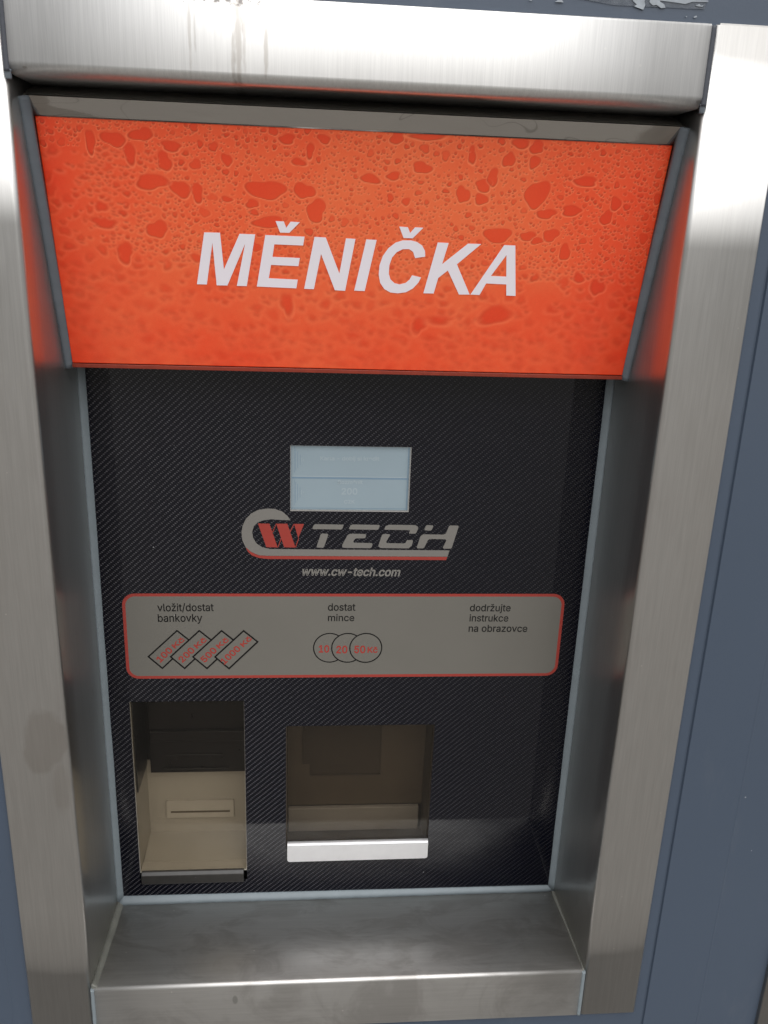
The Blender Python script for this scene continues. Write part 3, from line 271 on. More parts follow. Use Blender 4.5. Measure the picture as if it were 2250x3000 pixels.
GLYPHS={"-":[453,[[[337,244],[337,188],[114,188],[114,244]]]],".":[188,[[[95,-4],[83,-3],[73,1],[63,9],[55,18],[51,29],[50,41],[51,53],[55,64],[63,73],[73,81],[83,85],[95,87],[107,85],[118,81],[128,73],[135,64],[140,53],[141,41],[140,29],[135,18],[128,9],[118,1],[107,-3]]]],"/":[249,[[[235,533],[71,-76],[14,-76],[178,533]]]],"0":[453,[[[227,-7],[191,-3],[158,7],[130,24],[105,48],[85,77],[69,113],[57,155],[50,202],[48,254],[50,306],[57,353],[69,395],[85,431],[106,461],[130,484],[159,502],[191,512],[227,516],[262,512],[295,502],[323,484],[348,461],[368,431],[384,395],[396,353],[403,306],[405,254],[403,202],[396,155],[384,113],[368,77],[348,48],[323,24],[295,7],[263,-3]],[[227,50],[250,52],[271,60],[290,74],[306,92],[320,116],[330,144],[338,176],[342,213],[344,254],[342,295],[338,332],[330,365],[320,393],[306,416],[290,435],[271,449],[250,457],[227,460],[203,457],[182,449],[163,435],[147,416],[134,393],[123,365],[115,332],[111,295],[109,254],[111,213],[115,176],[123,144],[134,116],[147,92],[163,74],[182,60],[203,52]]]],"1":[453,[[[76,0],[76,55],[391,55],[391,0]],[[276,509],[276,0],[212,0],[212,448],[209,448],[86,358],[86,427],[198,509]]]],"2":[453,[[[64,0],[64,47],[234,229],[252,248],[268,266],[282,282],[294,298],[303,312],[311,327],[316,341],[319,356],[320,371],[319,389],[315,405],[308,419],[298,431],[287,441],[273,449],[258,455],[241,458],[224,460],[205,458],[188,454],[172,447],[159,438],[148,427],[139,413],[132,398],[128,381],[127,362],[66,362],[68,391],[75,418],[86,442],[102,464],[121,482],[143,496],[168,507],[196,513],[225,516],[254,513],[281,507],[306,497],[328,482],[346,465],[361,445],[372,423],[379,398],[381,372],[380,354],[377,336],[371,318],[363,299],[351,280],[336,259],[317,235],[294,209],[267,180],[153,60],[153,57],[389,57],[389,0]]]],"3":[453,[[[218,-7],[188,-5],[159,1],[133,10],[108,22],[88,38],[70,57],[57,79],[48,104],[44,132],[109,132],[112,115],[118,100],[126,87],[137,76],[150,66],[165,59],[182,54],[200,51],[219,50],[239,51],[258,55],[275,61],[291,69],[304,80],[315,93],[323,108],[328,125],[329,145],[328,163],[323,180],[316,196],[306,211],[292,223],[275,234],[254,241],[229,246],[201,248],[157,248],[157,299],[288,448],[288,452],[70,452],[70,509],[372,509],[372,461],[211,278],[211,289],[247,290],[279,286],[308,276],[333,262],[354,244],[371,222],[383,198],[391,173],[393,145],[390,116],[383,90],[370,66],[354,45],[333,27],[309,12],[281,2],[251,-5]]]],"4":[453,[[[40,105],[40,158],[247,509],[311,509],[109,166],[109,163],[413,163],[413,105]],[[282,0],[282,121],[282,146],[282,318],[343,318],[343,0]]]],"5":[453,[[[221,-7],[192,-5],[165,1],[140,11],[118,25],[99,41],[83,60],[71,82],[63,105],[60,130],[122,130],[125,115],[130,102],[138,89],[148,78],[160,68],[173,60],[188,54],[204,51],[221,50],[241,51],[259,56],[276,64],[291,75],[304,89],[314,104],[322,122],[326,141],[328,162],[326,183],[321,203],[314,221],[303,237],[290,251],[275,262],[257,270],[238,275],[218,277],[201,276],[184,273],[167,268],[152,262],[139,255],[128,246],[67,253],[96,509],[366,509],[366,452],[151,452],[134,301],[136,301],[148,311],[162,318],[178,325],[194,330],[212,333],[229,334],[252,332],[274,328],[294,321],[313,311],[330,299],[345,285],[358,269],[370,251],[379,231],[386,210],[390,187],[391,163],[388,132],[381,102],[369,76],[352,52],[332,32],[309,15],[282,3],[253,-4]]]],"6":[453,[[[226,-7],[196,-4],[168,3],[142,15],[119,31],[100,51],[84,74],[73,101],[66,130],[64,162],[65,187],[71,212],[80,239],[93,268],[112,302],[137,340],[252,509],[322,509],[151,261],[145,261],[151,270],[157,279],[165,288],[174,295],[184,302],[196,307],[208,311],[221,313],[235,314],[265,312],[291,305],[316,295],[337,280],[355,262],[370,240],[380,215],[387,187],[389,157],[387,127],[379,98],[368,73],[352,50],[333,30],[310,14],[284,3],[257,-4]],[[226,48],[245,50],[263,55],[279,63],[293,73],[304,86],[314,101],[322,119],[326,137],[327,157],[326,178],[322,196],[314,213],[304,228],[293,241],[279,251],[263,259],[245,264],[226,265],[207,264],[190,259],[174,252],[160,241],[148,229],[138,214],[131,197],[126,179],[125,158],[126,138],[131,119],[138,102],[148,86],[160,73],[174,63],[190,55],[207,50]]]],"7":[453,[[[97,0],[323,448],[323,452],[62,452],[62,509],[391,509],[391,449],[165,0]]]],"8":[453,[[[226,-7],[193,-5],[163,1],[136,11],[111,25],[91,42],[74,62],[62,84],[54,109],[52,135],[53,156],[58,176],[65,195],[75,212],[87,228],[101,241],[117,252],[134,260],[153,265],[153,267],[129,276],[109,289],[93,308],[80,330],[73,354],[70,380],[73,405],[79,429],[90,450],[106,469],[124,485],[146,498],[170,508],[197,514],[226,516],[255,514],[282,508],[306,498],[328,485],[346,469],[361,450],[373,429],[379,405],[382,380],[379,354],[372,330],[359,308],[343,289],[323,276],[300,267],[300,265],[319,260],[335,252],[351,241],[365,228],[377,212],[387,195],[395,176],[399,156],[401,135],[398,109],[391,84],[378,62],[362,42],[341,25],[317,11],[289,1],[259,-5]],[[226,49],[248,50],[267,54],[285,60],[300,69],[313,79],[323,91],[331,106],[335,121],[337,139],[335,157],[330,173],[322,189],[312,202],[298,213],[283,223],[265,230],[247,234],[226,235],[206,234],[187,230],[169,223],[154,213],[140,202],[130,189],[122,173],[117,157],[115,139],[117,121],[121,106],[129,91],[139,79],[152,69],[167,60],[185,54],[205,50]],[[226,290],[244,291],[260,294],[274,300],[287,308],[298,318],[307,330],[314,344],[318,359],[319,376],[318,392],[314,407],[308,420],[299,432],[288,442],[275,449],[260,455],[244,459],[226,460],[208,459],[192,455],[177,449],[164,442],[153,432],[145,420],[138,407],[134,392],[133,376],[134,359],[138,344],[145,330],[154,318],[165,308],[178,300],[193,294],[209,291]]]],"9":[453,[[[226,516],[256,513],[285,506],[310,494],[333,478],[352,458],[368,434],[380,408],[387,378],[389,347],[387,322],[382,296],[373,270],[359,240],[340,207],[315,168],[200,0],[130,0],[301,248],[307,248],[302,238],[295,229],[287,221],[278,214],[268,207],[257,202],[245,198],[232,195],[218,195],[188,197],[161,203],[137,214],[116,229],[98,247],[83,269],[72,294],[66,321],[64,352],[66,382],[73,411],[85,436],[101,459],[120,479],[143,494],[168,506],[196,513]],[[226,460],[207,459],[190,454],[174,446],[160,435],[148,423],[138,407],[131,390],[127,372],[125,352],[127,331],[131,313],[138,295],[148,280],[160,268],[174,257],[190,250],[207,245],[226,243],[245,245],[263,249],[279,257],[293,267],[305,280],[314,295],[322,312],[326,330],[327,350],[326,371],[322,390],[314,407],[305,422],[293,435],[279,446],[263,454],[245,459]]]],"C":[510,[[[267,-7],[225,-3],[186,7],[150,25],[119,49],[92,79],[70,115],[53,157],[44,203],[40,254],[44,305],[53,352],[70,393],[92,429],[119,459],[150,484],[186,501],[225,512],[267,516],[293,514],[317,511],[340,504],[362,496],[383,485],[402,471],[419,456],[435,438],[448,418],[459,397],[467,373],[473,348],[408,348],[404,365],[397,380],[389,395],[380,407],[369,418],[357,428],[344,437],[330,444],[315,449],[300,453],[284,455],[267,456],[237,453],[209,445],[184,432],[161,414],[141,391],[125,364],[113,332],[106,295],[103,254],[106,213],[113,177],[125,145],[141,117],[161,94],[184,76],[210,63],[237,56],[267,53],[284,54],[300,56],[315,60],[330,65],[344,72],[357,81],[369,90],[380,102],[389,114],[397,128],[404,144],[408,160],[473,160],[467,135],[459,112],[448,91],[435,71],[420,53],[402,38],[383,24],[363,13],[341,5],[317,-2],[293,-6]]]],"K":[467,[[[104,145],[104,216],[139,261],[151,275],[162,289],[174,303],[187,317],[199,331],[212,344],[364,509],[448,509],[231,276],[228,276]],[[60,0],[60,509],[125,509],[125,334],[124,225],[125,193],[125,0]],[[372,0],[188,259],[228,309],[449,0]]]],"R":[449,[[[60,0],[60,509],[236,509],[273,506],[305,500],[333,489],[356,473],[376,455],[390,433],[401,408],[407,381],[409,352],[407,323],[401,296],[390,271],[376,250],[356,232],[333,217],[305,206],[273,200],[236,198],[96,198],[96,255],[234,255],[258,256],[280,260],[298,267],[313,276],[325,287],[334,300],[340,316],[344,333],[345,352],[344,371],[340,389],[334,405],[325,419],[313,430],[298,440],[279,446],[258,451],[233,452],[125,452],[125,0]],[[353,0],[230,229],[303,229],[428,0]]]],"Z":[438,[[[42,0],[42,46],[273,385],[284,400],[295,415],[306,431],[341,476],[348,454],[285,452],[223,452],[40,452],[40,509],[397,509],[397,462],[169,129],[157,113],[146,97],[134,81],[97,33],[90,54],[152,57],[214,57],[399,57],[399,0]]]],"a":[389,[[[160,-9],[137,-7],[115,-3],[94,5],[76,15],[60,29],[48,45],[38,63],[32,84],[30,108],[32,128],[36,146],[43,161],[53,174],[64,184],[78,193],[92,200],[108,206],[125,211],[143,214],[161,217],[178,220],[234,227],[247,229],[257,231],[265,235],[271,240],[274,246],[276,255],[276,257],[275,272],[272,285],[267,297],[260,307],[251,315],[240,322],[227,327],[212,330],[196,331],[178,330],[163,327],[149,322],[137,316],[127,309],[118,301],[110,292],[104,283],[100,274],[41,291],[51,313],[64,331],[79,346],[95,358],[114,368],[133,375],[153,380],[173,383],[194,384],[208,384],[223,382],[239,379],[255,375],[271,369],[286,360],[300,350],[312,336],[322,320],[330,301],[335,278],[337,251],[337,0],[277,0],[277,52],[272,52],[267,43],[260,34],[252,25],[242,16],[229,8],[215,1],[199,-4],[181,-7]],[[170,45],[192,47],[211,51],[228,59],[242,68],[254,80],[263,93],[270,108],[274,122],[276,138],[276,190],[272,187],[267,184],[259,182],[251,180],[241,178],[231,176],[221,174],[210,173],[200,171],[175,168],[161,166],[147,163],[134,159],[122,153],[112,147],[103,139],[97,130],[93,118],[92,105],[93,93],[96,82],[102,72],[109,64],[119,57],[130,52],[142,48],[156,46]]]],"b":[424,[[[229,-8],[208,-7],[189,-3],[172,4],[159,12],[147,21],[138,31],[130,41],[123,50],[118,59],[112,59],[112,0],[53,0],[53,509],[114,509],[114,319],[118,319],[123,327],[130,336],[137,346],[147,355],[158,364],[171,373],[188,379],[207,383],[229,384],[259,382],[287,374],[313,361],[335,342],[354,320],[370,293],[381,261],[388,227],[390,189],[388,151],[381,116],[370,84],[355,57],[336,34],[313,16],[288,3],[260,-6]],[[220,47],[242,49],[262,55],[279,66],[294,80],[306,97],[316,117],[323,139],[327,163],[328,189],[327,215],[323,239],[316,261],[307,281],[295,298],[280,311],[262,322],[243,328],[220,330],[198,328],[178,322],[161,312],[147,299],[134,282],[125,263],[118,241],[114,216],[113,189],[114,162],[118,138],[125,115],[135,95],[147,78],[162,65],[179,55],[198,49]]]],"c":[396,[[[207,-8],[174,-5],[144,3],[117,16],[93,35],[72,58],[56,85],[44,116],[37,150],[34,187],[37,225],[44,260],[56,291],[72,318],[93,341],[117,360],[144,374],[174,382],[207,384],[226,384],[243,381],[260,377],[276,371],[291,364],[305,356],[318,346],[330,335],[340,322],[349,308],[356,293],[362,277],[303,262],[300,272],[295,281],[290,289],[284,297],[278,304],[270,311],[261,316],[252,321],[242,325],[231,328],[220,329],[207,330],[184,328],[163,321],[145,310],[130,296],[118,278],[108,258],[102,236],[98,212],[96,187],[98,163],[102,139],[108,117],[118,97],[130,80],[145,66],[163,55],[184,49],[207,46],[220,47],[232,49],[243,52],[253,55],[262,60],[271,66],[279,73],[285,80],[292,89],[297,98],[301,107],[304,117],[363,102],[357,86],[350,70],[341,56],[331,43],[319,32],[306,21],[292,12],[277,5],[261,-1],[244,-5],[226,-7]]]],"d":[424,[[[195,-8],[165,-6],[137,3],[111,16],[89,34],[70,57],[55,84],[43,116],[36,151],[34,189],[36,227],[43,261],[55,293],[70,320],[89,342],[112,361],[137,374],[165,382],[196,384],[218,383],[237,379],[253,373],[267,364],[278,355],[287,346],[295,336],[301,327],[306,319],[311,319],[311,509],[372,509],[372,0],[313,0],[313,59],[307,59],[301,50],[295,41],[287,31],[277,21],[266,12],[252,4],[236,-3],[217,-7]],[[205,47],[226,49],[246,55],[263,65],[278,78],[290,95],[299,115],[306,138],[310,162],[312,189],[310,216],[306,241],[300,263],[290,282],[278,299],[263,312],[246,322],[227,328],[205,330],[182,328],[162,322],[145,311],[130,298],[118,281],[108,261],[102,239],[98,215],[96,189],[98,163],[102,139],[109,117],[118,97],[130,80],[145,66],[162,55],[182,49]]]],"e":[404,[[[212,-8],[177,-5],[145,3],[117,16],[92,35],[72,58],[56,85],[44,116],[37,150],[34,187],[36,224],[44,258],[55,290],[71,317],[91,340],[115,359],[142,373],[172,382],[205,384],[226,383],[246,380],[266,374],[285,366],[303,355],[319,341],[334,324],[347,305],[357,282],[365,256],[370,227],[371,194],[371,169],[75,169],[75,221],[338,221],[310,202],[308,226],[304,248],[298,269],[288,286],[277,301],[263,314],[246,323],[227,328],[205,330],[183,328],[164,323],[146,313],[131,301],[119,286],[109,270],[102,251],[97,231],[96,211],[96,178],[98,151],[102,127],[110,106],[121,88],[135,73],[151,61],[169,53],[190,48],[212,46],[227,47],[241,49],[254,53],[265,58],[276,65],[285,73],[294,82],[300,93],[306,105],[365,91],[358,72],[348,55],[335,39],[320,26],[302,14],[283,4],[261,-3],[237,-7]]]],"h":[410,[[[114,227],[114,0],[53,0],[53,509],[114,509],[114,287],[102,287],[116,319],[132,344],[152,362],[175,374],[200,382],[227,384],[252,383],[275,377],[295,369],[313,356],[328,340],[341,321],[350,298],[355,271],[357,240],[357,0],[296,0],[296,235],[293,263],[286,286],[273,304],[256,318],[235,326],[210,329],[192,328],[176,324],[161,317],[147,308],[136,297],[126,283],[119,266],[115,248]]]],"i":[167,[[[53,0],[53,379],[114,379],[114,0]],[[84,443],[73,444],[63,448],[54,455],[47,463],[43,472],[41,483],[43,494],[47,504],[54,512],[63,518],[73,522],[84,524],[95,522],[105,518],[114,512],[121,504],[125,494],[126,483],[125,472],[121,463],[114,455],[105,448],[95,444]]]],"j":[167,[[[53,379],[114,379],[114,-30],[112,-52],[108,-72],[102,-90],[92,-106],[80,-119],[65,-129],[47,-137],[27,-141],[4,-143],[-10,-143],[-10,-87],[2,-87],[18,-85],[31,-80],[40,-72],[47,-61],[51,-46],[53,-29]],[[83,443],[72,444],[62,448],[53,455],[47,463],[42,472],[41,483],[42,494],[47,504],[53,512],[62,518],[72,522],[83,524],[95,522],[105,518],[114,512],[120,504],[125,494],[126,483],[125,472],[120,463],[114,455],[105,448],[95,444]]]],"k":[381,[[[110,137],[110,212],[121,212],[284,379],[360,379],[184,199],[177,199]],[[53,0],[53,509],[114,509],[114,0]],[[294,0],[148,186],[191,229],[372,0]]]],"l":[189,[[[139,-2],[112,0],[91,8],[74,20],[62,37],[55,59],[53,84],[53,509],[114,509],[114,99],[114,83],[117,71],[120,62],[126,57],[135,53],[146,52],[152,52],[157,52],[160,53],[164,53],[167,54],[170,54],[181,3],[175,1],[169,0],[162,-1],[154,-2],[147,-2]]]],"m":[610,[[[53,0],[53,379],[112,379],[112,295],[108,295],[114,314],[122,331],[132,346],[144,358],[158,368],[172,376],[187,382],[203,385],[219,386],[245,383],[268,375],[287,361],[303,342],[314,320],[321,295],[312,295],[318,312],[326,329],[337,343],[350,356],[364,366],[381,375],[398,381],[417,385],[437,386],[458,385],[478,380],[497,372],[514,361],[529,346],[541,328],[550,307],[555,283],[557,255],[557,0],[496,0],[496,254],[493,279],[485,298],[473,313],[456,323],[438,329],[419,330],[402,329],[387,326],[374,320],[363,312],[353,302],[345,290],[340,277],[336,263],[335,247],[335,0],[274,0],[274,260],[272,280],[265,297],[253,311],[238,322],[220,328],[199,330],[185,329],[171,326],[158,320],[145,312],[135,302],[126,289],[119,274],[115,257],[114,238],[114,0]]]],"n":[410,[[[114,227],[114,0],[53,0],[53,379],[112,379],[112,287],[102,287],[116,319],[132,344],[152,362],[175,374],[200,382],[227,384],[252,383],[275,377],[295,369],[313,356],[328,340],[341,321],[350,298],[355,271],[357,240],[357,0],[296,0],[296,235],[293,263],[286,286],[273,304],[256,318],[235,326],[210,329],[192,328],[176,324],[161,317],[147,308],[136,297],[126,283],[119,266],[115,248]]]],"o":[415,[[[207,-8],[174,-5],[144,3],[117,16],[93,35],[72,58],[56,85],[44,116],[37,150],[34,187],[37,225],[44,260],[56,291],[72,318],[93,341],[117,360],[144,374],[174,382],[207,384],[241,382],[271,374],[299,360],[323,341],[343,318],[359,291],[371,260],[379,225],[381,187],[379,150],[371,116],[359,85],[343,58],[323,35],[299,16],[271,3],[241,-5]],[[207,46],[231,49],[252,55],[270,66],[285,80],[298,97],[307,117],[314,139],[318,163],[319,187],[318,212],[314,236],[307,258],[298,278],[285,296],[270,310],[252,321],[231,328],[207,330],[184,328],[163,321],[145,310],[130,296],[118,278],[108,258],[102,236],[98,212],[96,187],[98,163],[102,139],[108,117],[118,97],[130,80],[145,66],[163,55],[184,49]]]],"r":[259,[[[53,0],[53,379],[112,379],[112,321],[115,321],[124,339],[137,354],[152,367],[171,377],[191,383],[213,385],[218,385],[223,385],[229,384],[243,384],[243,322],[241,323],[236,324],[230,324],[223,325],[215,326],[207,326],[190,324],[174,321],[159,315],[146,306],[135,296],[126,284],[119,269],[115,254],[114,237],[114,0]]]],"s":[365,[[[182,-8],[157,-7],[133,-3],[112,3],[93,12],[76,24],[62,38],[50,54],[41,73],[36,94],[94,107],[101,87],[111,72],[124,60],[141,52],[160,47],[181,45],[206,47],[227,53],[244,62],[258,74],[265,88],[268,103],[266,115],[262,126],[254,136],[243,144],[229,150],[212,155],[149,170],[118,180],[92,192],[72,208],[58,227],[50,249],[47,274],[49,295],[55,314],[65,332],[79,347],[95,360],[115,370],[137,378],[161,383],[187,384],[212,383],[234,379],[254,372],[271,363],[286,352],[299,339],[309,324],[318,308],[324,290],[268,277],[262,291],[254,304],[243,316],[228,325],[210,331],[187,333],[166,331],[147,326],[131,317],[119,305],[111,292],[109,277],[110,264],[115,253],[124,243],[136,235],[152,229],[172,223],[229,209],[261,200],[287,187],[306,171],[320,153],[328,131],[331,107],[329,85],[323,65],[312,47],[298,31],[281,18],[260,6],[236,-2],[210,-7]]]],"t":[227,[[[204,379],[204,327],[6,327],[6,379]],[[65,471],[126,471],[126,98],[127,83],[130,70],[136,61],[144,55],[156,51],[170,50],[175,50],[180,50],[185,51],[191,52],[197,53],[202,54],[213,2],[207,0],[200,-2],[192,-3],[184,-3],[176,-4],[168,-4],[138,-1],[113,7],[92,21],[77,41],[68,64],[65,93]]]],"u":[410,[[[182,-5],[158,-3],[135,2],[115,11],[97,23],[82,39],[69,59],[60,82],[54,109],[53,139],[53,379],[114,379],[114,144],[116,117],[124,94],[137,75],[154,61],[175,53],[200,50],[218,51],[234,55],[249,62],[263,71],[274,83],[283,97],[290,113],[295,132],[296,153],[296,379],[357,379],[357,0],[298,0],[298,92],[307,92],[294,60],[277,35],[257,17],[234,5],[209,-3]]]],"v":[389,[[[163,0],[17,379],[84,379],[165,155],[173,132],[180,110],[187,87],[206,21],[184,21],[191,42],[197,64],[203,87],[209,110],[216,132],[224,155],[305,379],[371,379],[226,0]]]],"w":[567,[[[138,0],[23,379],[87,379],[133,214],[154,137],[161,107],[168,75],[175,41],[165,41],[172,74],[179,105],[186,135],[192,163],[199,189],[206,214],[252,379],[316,379],[362,214],[382,136],[388,106],[395,75],[402,41],[391,41],[413,135],[434,214],[480,379],[545,379],[429,0],[368,0],[319,172],[305,225],[291,280],[277,338],[291,338],[277,280],[263,225],[248,172],[199,0]]]],"y":[389,[[[47,-139],[61,-86],[71,-87],[83,-89],[94,-90],[104,-89],[113,-86],[122,-81],[130,-74],[138,-64],[145,-51],[151,-36],[163,-1],[17,379],[84,379],[165,155],[173,132],[180,109],[187,87],[193,64],[199,42],[206,21],[184,21],[202,87],[209,110],[216,132],[224,155],[305,379],[371,379],[204,-58],[196,-77],[187,-93],[177,-107],[165,-119],[153,-128],[139,-136],[125,-141],[109,-144],[91,-145],[82,-145],[73,-144],[65,-143],[57,-142],[52,-140]]]],"z":[380,[[[42,0],[42,46],[254,320],[254,323],[48,323],[48,379],[333,379],[333,331],[126,60],[126,56],[339,56],[339,0]]]],"č":[396,[[[207,-8],[174,-5],[144,3],[117,16],[93,35],[72,58],[56,85],[44,116],[37,150],[34,187],[37,225],[44,260],[56,291],[72,318],[93,341],[117,360],[144,374],[174,382],[207,384],[226,384],[243,381],[260,377],[276,371],[291,364],[305,356],[318,346],[330,335],[340,322],[349,308],[356,293],[362,277],[303,262],[300,272],[295,281],[290,289],[284,297],[278,304],[270,311],[261,316],[252,321],[242,325],[231,328],[220,329],[207,330],[184,328],[163,321],[145,310],[130,296],[118,278],[108,258],[102,236],[98,212],[96,187],[98,163],[102,139],[108,117],[118,97],[130,80],[145,66],[163,55],[184,49],[207,46],[220,47],[232,49],[243,52],[253,55],[262,60],[271,66],[279,73],[285,80],[292,89],[297,98],[301,107],[304,117],[363,102],[357,86],[350,70],[341,56],[331,43],[319,32],[306,21],[292,12],[277,5],[261,-1],[244,-5],[226,-7]],[[158,529],[207,469],[256,529],[317,529],[317,526],[236,435],[178,435],[98,526],[98,529]]]],"ě":[404,[[[212,-8],[177,-5],[145,3],[117,16],[92,35],[72,58],[56,85],[44,116],[37,150],[34,187],[36,224],[44,258],[55,290],[71,317],[91,340],[115,359],[142,373],[172,382],[205,384],[226,383],[246,380],[266,374],[285,366],[303,355],[319,341],[334,324],[347,305],[357,282],[365,256],[370,227],[371,194],[371,169],[75,169],[75,221],[338,221],[310,202],[308,226],[304,248],[298,269],[288,286],[277,301],[263,314],[246,323],[227,328],[205,330],[183,328],[164,323],[146,313],[131,301],[119,286],[109,270],[102,251],[97,231],[96,211],[96,178],[98,151],[102,127],[110,106],[121,88],[135,73],[151,61],[169,53],[190,48],[212,46],[227,47],[241,49],[254,53],[265,58],[276,65],[285,73],[294,82],[300,93],[306,105],[365,91],[358,72],[348,55],[335,39],[320,26],[302,14],[283,4],[261,-3],[237,-7]],[[155,529],[204,469],[252,529],[313,529],[313,526],[233,435],[175,435],[95,526],[95,529]]]],"ž":[380,[[[42,0],[42,46],[254,320],[254,323],[48,323],[48,379],[333,379],[333,331],[126,60],[126,56],[339,56],[339,0]],[[138,529],[187,469],[235,529],[296,529],[296,526],[216,435],[158,435],[78,526],[78,529]]]]}
TAPEBITS=[[(0.15778, 1.55829), (0.15917, 1.5564), (0.16136, 1.55504), (0.15977, 1.55398), (0.16558, 1.55243), (0.16652, 1.55507), (0.16573, 1.55675), (0.16632, 1.55874)], [(0.16889, 1.55888), (0.1689, 1.55667), (0.17113, 1.55506), (0.17367, 1.55544), (0.17648, 1.55386), (0.17917, 1.55424), (0.17822, 1.55592), (0.17544, 1.55725), (0.17431, 1.55916)], [(0.11109, 1.55377), (0.11216, 1.55443), (0.1129, 1.55545), (0.11473, 1.55554), (0.11632, 1.5538)], [(0.17434, 1.55892), (0.20519, 1.55943), (0.20531, 1.55869), (0.19523, 1.55817), (0.19109, 1.55684), (0.18553, 1.55729), (0.17448, 1.55794)], [(0.09516, 1.55391), (0.09723, 1.55438), (0.09674, 1.55351)], [(0.19765, 1.55656), (0.20001, 1.5573), (0.20102, 1.55637), (0.20268, 1.55695), (0.20196, 1.55592), (0.19876, 1.556)], [(0.19236, 1.55021), (0.19334, 1.55051), (0.193, 1.54987)], [(0.19731, 1.55022), (0.19893, 1.55105), (0.19962, 1.55034), (0.19796, 1.54975)]]

# ------------------------------------------------------------------ object helpers
def link(name, me, parent=None, mats=()):
    o = bpy.data.objects.new(name, me); COL.objects.link(o)
    for mm in mats: me.materials.append(MAT[mm] if isinstance(mm, str) else mm)
    if parent is not None: o.parent = parent
    return o
def empty(name, loc=(0, 0, 0)):
    o = bpy.data.objects.new(name, None); COL.objects.link(o); o.location = loc; o.empty_display_size = 0.05
    return o
class MB:
    def __init__(s): s.v = []; s.f = []; s.mi = []; s.sm = []
    def add(s, vs_, fs_, mi=0, smooth=False):
        o = len(s.v); s.v += [tuple(v) for v in vs_]
        for f in fs_: s.f.append(tuple(i + o for i in f)); s.mi.append(mi); s.sm.append(smooth)
    def box(s, x0, x1, y0, y1, z0, z1, mi=0):
        s.add([(x0, y0, z0), (x1, y0, z0), (x1, y1, z0), (x0, y1, z0), (x0, y0, z1), (x1, y0, z1), (x1, y1, z1), (x0, y1, z1)],
              [(0, 3, 2, 1), (4, 5, 6, 7), (0, 1, 5, 4), (1, 2, 6, 5), (2, 3, 7, 6), (3, 0, 4, 7)], mi)
    def sweep(s, prof, stations, closed=True, mi=0, smooth=True, caps=True):
        """prof(t)->list of 3D points for each station; loops joined"""
        n = None; o = len(s.v)
        for t in stations:
            pts = prof(t); n = len(pts); s.v += [tuple(p) for p in pts]
        for k in range(len(stations) - 1):
            for i in range(n if closed else n - 1):
                j = (i + 1) % n
                s.f.append((o + k * n + i, o + k * n + j, o + (k + 1) * n + j, o + (k + 1) * n + i)); s.mi.append(mi); s.sm.append(smooth)
        if caps and closed:
            s.f.append(tuple(o + i for i in range(n))[::-1]); s.mi.append(mi); s.sm.append(False)
            e = o + (len(stations) - 1) * n
            s.f.append(tuple(e + i for i in range(n))); s.mi.append(mi); s.sm.append(False)
    def build(s, name, mats, parent=None, bevel=0, recalc=True):
        me = bpy.data.meshes.new(name); me.from_pydata(s.v, [], s.f); me.update()
        me.polygons.foreach_set('material_index', s.mi); me.polygons.foreach_set('use_smooth', s.sm)
        if recalc:
            import bmesh
            bm = bmesh.new(); bm.from_mesh(me); bmesh.ops.recalc_face_normals(bm, faces=bm.faces); bm.to_mesh(me); bm.free()
        o = link(name, me, parent, mats if isinstance(mats, (list, tuple)) else [mats])
        if bevel:
            b_ = o.modifiers.new('bevel', 'BEVEL'); b_.width = bevel; b_.segments = 3; b_.limit_method = 'ANGLE'; b_.angle_limit = 0.6
        return o
def arc(cx, cy, r, a0, a1, n=8):
    return [(cx + r * math.cos(a0 + (a1 - a0) * i / n), cy + r * math.sin(a0 + (a1 - a0) * i / n)) for i in range(n + 1)]
def rrect(x0, x1, z0, z1, r, n=6):
    h = math.pi / 2
    return arc(x1 - r, z1 - r, r, 0, h, n) + arc(x0 + r, z1 - r, r, h, 2 * h, n) + arc(x0 + r, z0 + r, r, 2 * h, 3 * h, n) + arc(x1 - r, z0 + r, r, 3 * h, 4 * h, n)

# flat outlines (print, lettering, cut sheets): filled 2D curves turned into meshes
FS = 1000.0     # outlines are filled in millimetres for precision
def fill(loops, thick=0.0, offset=0.0):
    cu = bpy.data.curves.new('tmp', 'CURVE'); cu.dimensions = '2D'; cu.fill_mode = 'BOTH'; cu.extrude = thick * FS; cu.offset = offset * FS
    for L in loops:
        sp = cu.splines.new('POLY'); sp.points.add(len(L) - 1); sp.use_cyclic_u = True
        for i, p in enumerate(L): sp.points[i].co = (p[0] * FS, p[1] * FS, 0, 1)
    o = bpy.data.objects.new('tmp', cu); COL.objects.link(o)
    dg = bpy.context.evaluated_depsgraph_get(); dg.update()
    me = bpy.data.meshes.new_from_object(o.evaluated_get(dg))
    vs_ = [tuple(v.co / FS) for v in me.vertices]; fs_ = [tuple(p.vertices) for p in me.polygons]
    bpy.data.objects.remove(o); bpy.data.curves.remove(cu); bpy.data.meshes.remove(me)
    return vs_, fs_
def area(L): return sum(L[i - 1][0] * L[i][1] - L[i][0] * L[i - 1][1] for i in range(len(L))) / 2
def inside(p, L):
    c = False
    for i in range(len(L)):
        a, b_ = L[i - 1], L[i]
        if (a[1] > p[1]) != (b_[1] > p[1]) and p[0] < (b_[0] - a[0]) * (p[1] - a[1]) / (b_[1] - a[1]) + a[0]: c = not c
    return c
def groups(loops):
    """split outlines into filled shapes, each with the holes that lie wholly inside it"""
    srt = sorted(loops, key=lambda L: -abs(area(L))); out = []
    for L in srt:
        for g_ in out:
            if all(inside(p, g_[0]) for p in L): g_.append(L); break
        else: out.append([L])
    return out
def on_panel(y):
    return lambda v: (v[0], y - v[2], v[1])
